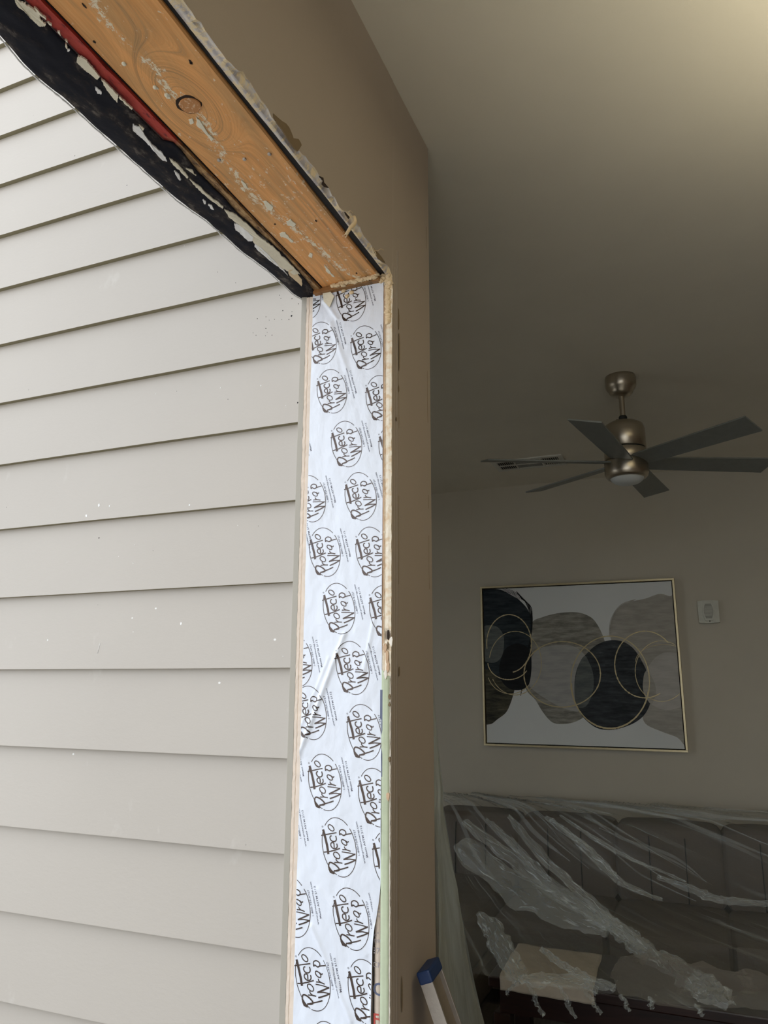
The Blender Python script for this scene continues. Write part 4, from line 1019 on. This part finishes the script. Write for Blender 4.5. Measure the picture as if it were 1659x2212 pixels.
def rope(pts, wid, seed, nm='bunched_fold', mat='film_bunch', lift=.03):
    P = [Vector(p) for p in pts]; Q = []
    for i in range(len(P)-1):
        for k in range(9):
            t_ = k/9; p0, p1, p2, p3 = P[max(0, i-1)], P[i], P[i+1], P[min(len(P)-1, i+2)]
            Q.append(.5*((2*p1)+(-p0+p2)*t_+(2*p0-5*p1+4*p2-p3)*t_*t_+(-p0+3*p1-3*p2+p3)*t_**3))
    Q.append(P[-1]); N_ = len(Q)-1; uv = []; mb = MB()
    def fn(u, v):
        i = min(N_, round(u*N_)); p = Q[i]; t_ = (Q[min(N_, i+1)]-Q[max(0, i-1)]).normalized(); side = t_.cross(Vector((0, -.45, .9))).normalized(); up = side.cross(t_)
        if up.z < 0: up = -up
        k = v*2-1
        w_ = wid*(math.sin(math.pi*min(1, .04+u*.92)))**.45*(1+.30*nz(u*6, seed)+(.35*nz(u*11, seed+k*.8) if abs(k) > .8 else 0))
        h = lift*(1-k*k)*(.6+.6*nz(u*6, seed+2))+(.055*wid**.5 if mat == 'film_bunch' else .006)*abs(fb(u*7+seed, k*1.6, seed))+(.009 if mat == 'film_bunch' else .004)*nz(u*22, k*3.2, seed)
        uv.append((v*.4+seed, u))
        return p+side*(w_*k+.012*nz(u*13, k*2, seed+5))+up*h
    mb.grid(fn, N_, 14, sm=False); o = mb.build(nm, M[mat], ps, recalc=False)
    ul = o.data.uv_layers.new(name='UVMap')
    for lp in o.data.loops: ul.data[lp.index].uv = uv[lp.vertex_index]
# thin taut creases fanning out from the upper left corner of the sheet
cm = MB(); uvc = []
rnd = random.Random(11)
for c_i in range(30):
    ang = math.atan2(APX[1]-5.3+rnd.uniform(.1, 1.7), 1.0+rnd.uniform(0, 1.9)); r0 = rnd.uniform(.75, 1.9); r1_ = r0+rnd.uniform(.25, .9); wv_ = rnd.uniform(.002, .013)
    prev = None; vs_ = []; fs_ = []
    n_ = 22
    for k in range(n_+1):
        rr = r0+(r1_-r0)*k/n_; a2 = ang+.05*nz(rr*2, c_i)
        X = APX[0]+rr*math.cos(a2); sd_ = 5.3-APX[1]+rr*math.sin(a2)
        if not (.02 < sd_ < plen[-1]-.02): continue
        y_, z_, _ = along(sd_/plen[-1]); w2 = wv_*math.sin(math.pi*(k+.3)/(n_+.6))
        vs_ += [(X-w2*math.sin(a2), y_-.028, z_+.030-w2), (X, y_-.032, z_+.037), (X+w2*math.sin(a2), y_-.028, z_+.030+w2)]
    for k in range(len(vs_)//3-1):
        a_ = k*3; fs_ += [(a_, a_+3, a_+4, a_+1), (a_+1, a_+4, a_+5, a_+2)]
    if fs_: cm.add(vs_, fs_, True)
co_ = cm.build('taut_creases', M['film_crease'], ps, recalc=False); co_['kind'] = 'stuff'
def pz(x, y, z): return onZ(x, y, z)
rope([pz(995, 1820, .80), pz(1060, 1880, .70), pz(1130, 1925, .64), pz(1200, 1960, .60), pz(1270, 1990, .56), pz(1320, 2010, .54)], .105, 1.3, lift=.02)
rope([pz(1290, 1980, .56), pz(1345, 2015, .54), pz(1385, 2050, .52), pz(1430, 2090, .51)], .055, 4.3, lift=.015)
rope([pz(1420, 2060, .52), pz(1480, 2105, .50), pz(1530, 2140, .49), pz(1580, 2180, .48)], .06, 7.3, lift=.015)
rope([pz(1035, 1975, .62), pz(1065, 2010, .58), pz(1085, 2050, .54), pz(1110, 2095, .50), pz(1125, 2120, .47)], .05, 9.1, lift=.02)
rope([pz(1190, 1770, .90), pz(1240, 1810, .84), pz(1300, 1860, .74), pz(1335, 1900, .66)], .018, 12.1, lift=.012)
rope([pz(1420, 1895, .66), pz(1500, 1925, .62), pz(1560, 1945, .60), pz(1680, 1955, .58)], .030, 15.1, lift=.015)
rope([pz(1120, 2115, .50), pz(1180, 2120, .50), pz(1250, 2120, .49), pz(1330, 2135, .48)], .035, 17.1, lift=.012)
rope([pz(1100, 1765, .90), pz(1180, 1860, .78), pz(1280, 1950, .62), pz(1330, 2005, .55)], .030, 21.1, lift=.008)
rope([pz(1180, 1765, .90), pz(1260, 1830, .80), pz(1340, 1905, .68), pz(1430, 1945, .60)], .025, 23.1, lift=.008)
rope([pz(1210, 1762, .90), pz(1330, 1840, .80), pz(1480, 1905, .66)], .014, 25.1, lift=.006)
rope([pz(1000, 1775, .90), pz(1100, 1850, .76), pz(1200, 1925, .64), pz(1300, 1985, .57), pz(1400, 2055, .52)], .050, 27.1, lift=.010)
rope([pz(1050, 1770, .90), pz(1120, 1835, .80), pz(1190, 1905, .68)], .022, 29.1, lift=.006)
rope([pz(1330, 2085, .50), pz(1450, 2120, .49), pz(1700, 2145, .48)], .12, 31.1, lift=.006, mat='film_veil')
rope([pz(1170, 2050, .51), pz(1215, 2085, .51), pz(1260, 2110, .50), pz(1290, 2150, .47)], .020, 19.1, lift=.010)

for k, (xa, ya, xb, yb) in enumerate([(1135, 2118, 1175, 2195), (1205, 2128, 1245, 2200), (1262, 2140, 1300, 2190), (1338, 2150, 1362, 2185), (1400, 2155, 1412, 2180), (1500, 2170, 1520, 2195), (1120, 2112, 1095, 2150)]):
    p, q = onY(xa, ya, 3.295), onY(xb, yb, 3.285)
    rope([p, p.lerp(q, .35)+Vector((.01, -.01, 0)), p.lerp(q, .7)+Vector((-.005, 0, 0)), q], .010, 40+k*2.3, nm='hanging_fold', lift=.003, mat='film_crease')

# ------------------------------------------------------------------ milky plastic curtain behind the wall corner
pcurt = empty('plastic_curtain', (-.9, 2.0, 0)); tag(pcurt, 'milky plastic sheeting hanging behind the brown wall corner and flaring toward the floor', 'plastic sheet')
PR = [(1.63, 1.700), (1.45, 1.742), (1.36, 1.778), (1.33, 1.772), (1.15, 1.865), (.95, 1.975), (.78, 2.085), (.60, 2.185), (.30, 2.33), (.02, 2.42)]
def pry(z):
    for a_, b_2 in zip(PR, PR[1:]):
        if z >= b_2[0]: return b_2[1]+(a_[1]-b_2[1])*(z-b_2[0])/(a_[0]-b_2[0])
    return PR[-1][1]
mb = MB(); uv = []
def side(u, v):      # end flap facing the room, from the taped edge on the wall to the free profile
    z = 1.63-1.61*u; y1_ = pry(z); y = 1.686+(y1_-1.686)*v
    x = -.584+.012*math.sin(v*9+z*1.5)*min(1, u*3)+.010*fb(z*3, v*4)*min(1, u*4)-.05*v*v*0; uv.append((v, u)); return (x, y, z)
mb.grid(side, 120, 60); o = mb.build('end_flap', M['film_milky'], pcurt, recalc=False); ul = o.data.uv_layers.new(name='UVMap')
for lp in o.data.loops: ul.data[lp.index].uv = uv[lp.vertex_index]
mb = MB(); uv = []
def front(u, v):
    z = 1.63-1.61*u; x = -.584-1.2*v; y = pry(z)+.03*math.sin(x*14+z)*u+.015*fb(x*4, z*3)*u; y = max(1.69, y); uv.append((v*3, u)); return (x, y, z)
mb.grid(front, 100, 100); o = mb.build('front_drop', M['film_milky'], pcurt, recalc=False); ul = o.data.uv_layers.new(name='UVMap')
for lp in o.data.loops: ul.data[lp.index].uv = uv[lp.vertex_index]
mb = MB(); uv = []
def inner(u, v):
    z = 1.42-.62*u; y1_ = 1.69+(pry(z)-1.69)*(.62 if u < .55 else .58)+.01*nz(u*5, 3)
    y = 1.69+(y1_-1.69)*v; z += .012*nz(v*7, 2)*(u > .98); uv.append((v, u)); return (-.60+.006*fb(z*5, v*5), y, z)
mb.grid(inner, 60, 30); o = mb.build('inner_layer', M['film_inner'], pcurt, recalc=False); ul = o.data.uv_layers.new(name='UVMap')
for lp in o.data.loops: ul.data[lp.index].uv = uv[lp.vertex_index]

# added out-of-frame uplighter, made up to put warm light on the ceiling
lamp = empty('added_uplighter', (.95, 1.05, 0)); tag(lamp, 'made-up slim uplighter lamp outside the right edge, added to warm the ceiling', 'lamp')
MB().lathe([(0, 0), (.14, 0), (.14, .02), (.02, .03), (.012, .05), (.012, 2.44), (0, 2.44)], (.95, 1.05), 24).build('pole', M['nickel'], lamp)
MB().lathe([(.012, 2.44), (.10, 2.45), (.18, 2.54), (.175, 2.545), (.09, 2.46)], (.95, 1.05), 24).build('added_lamp_shade', M['nickel'], lamp)
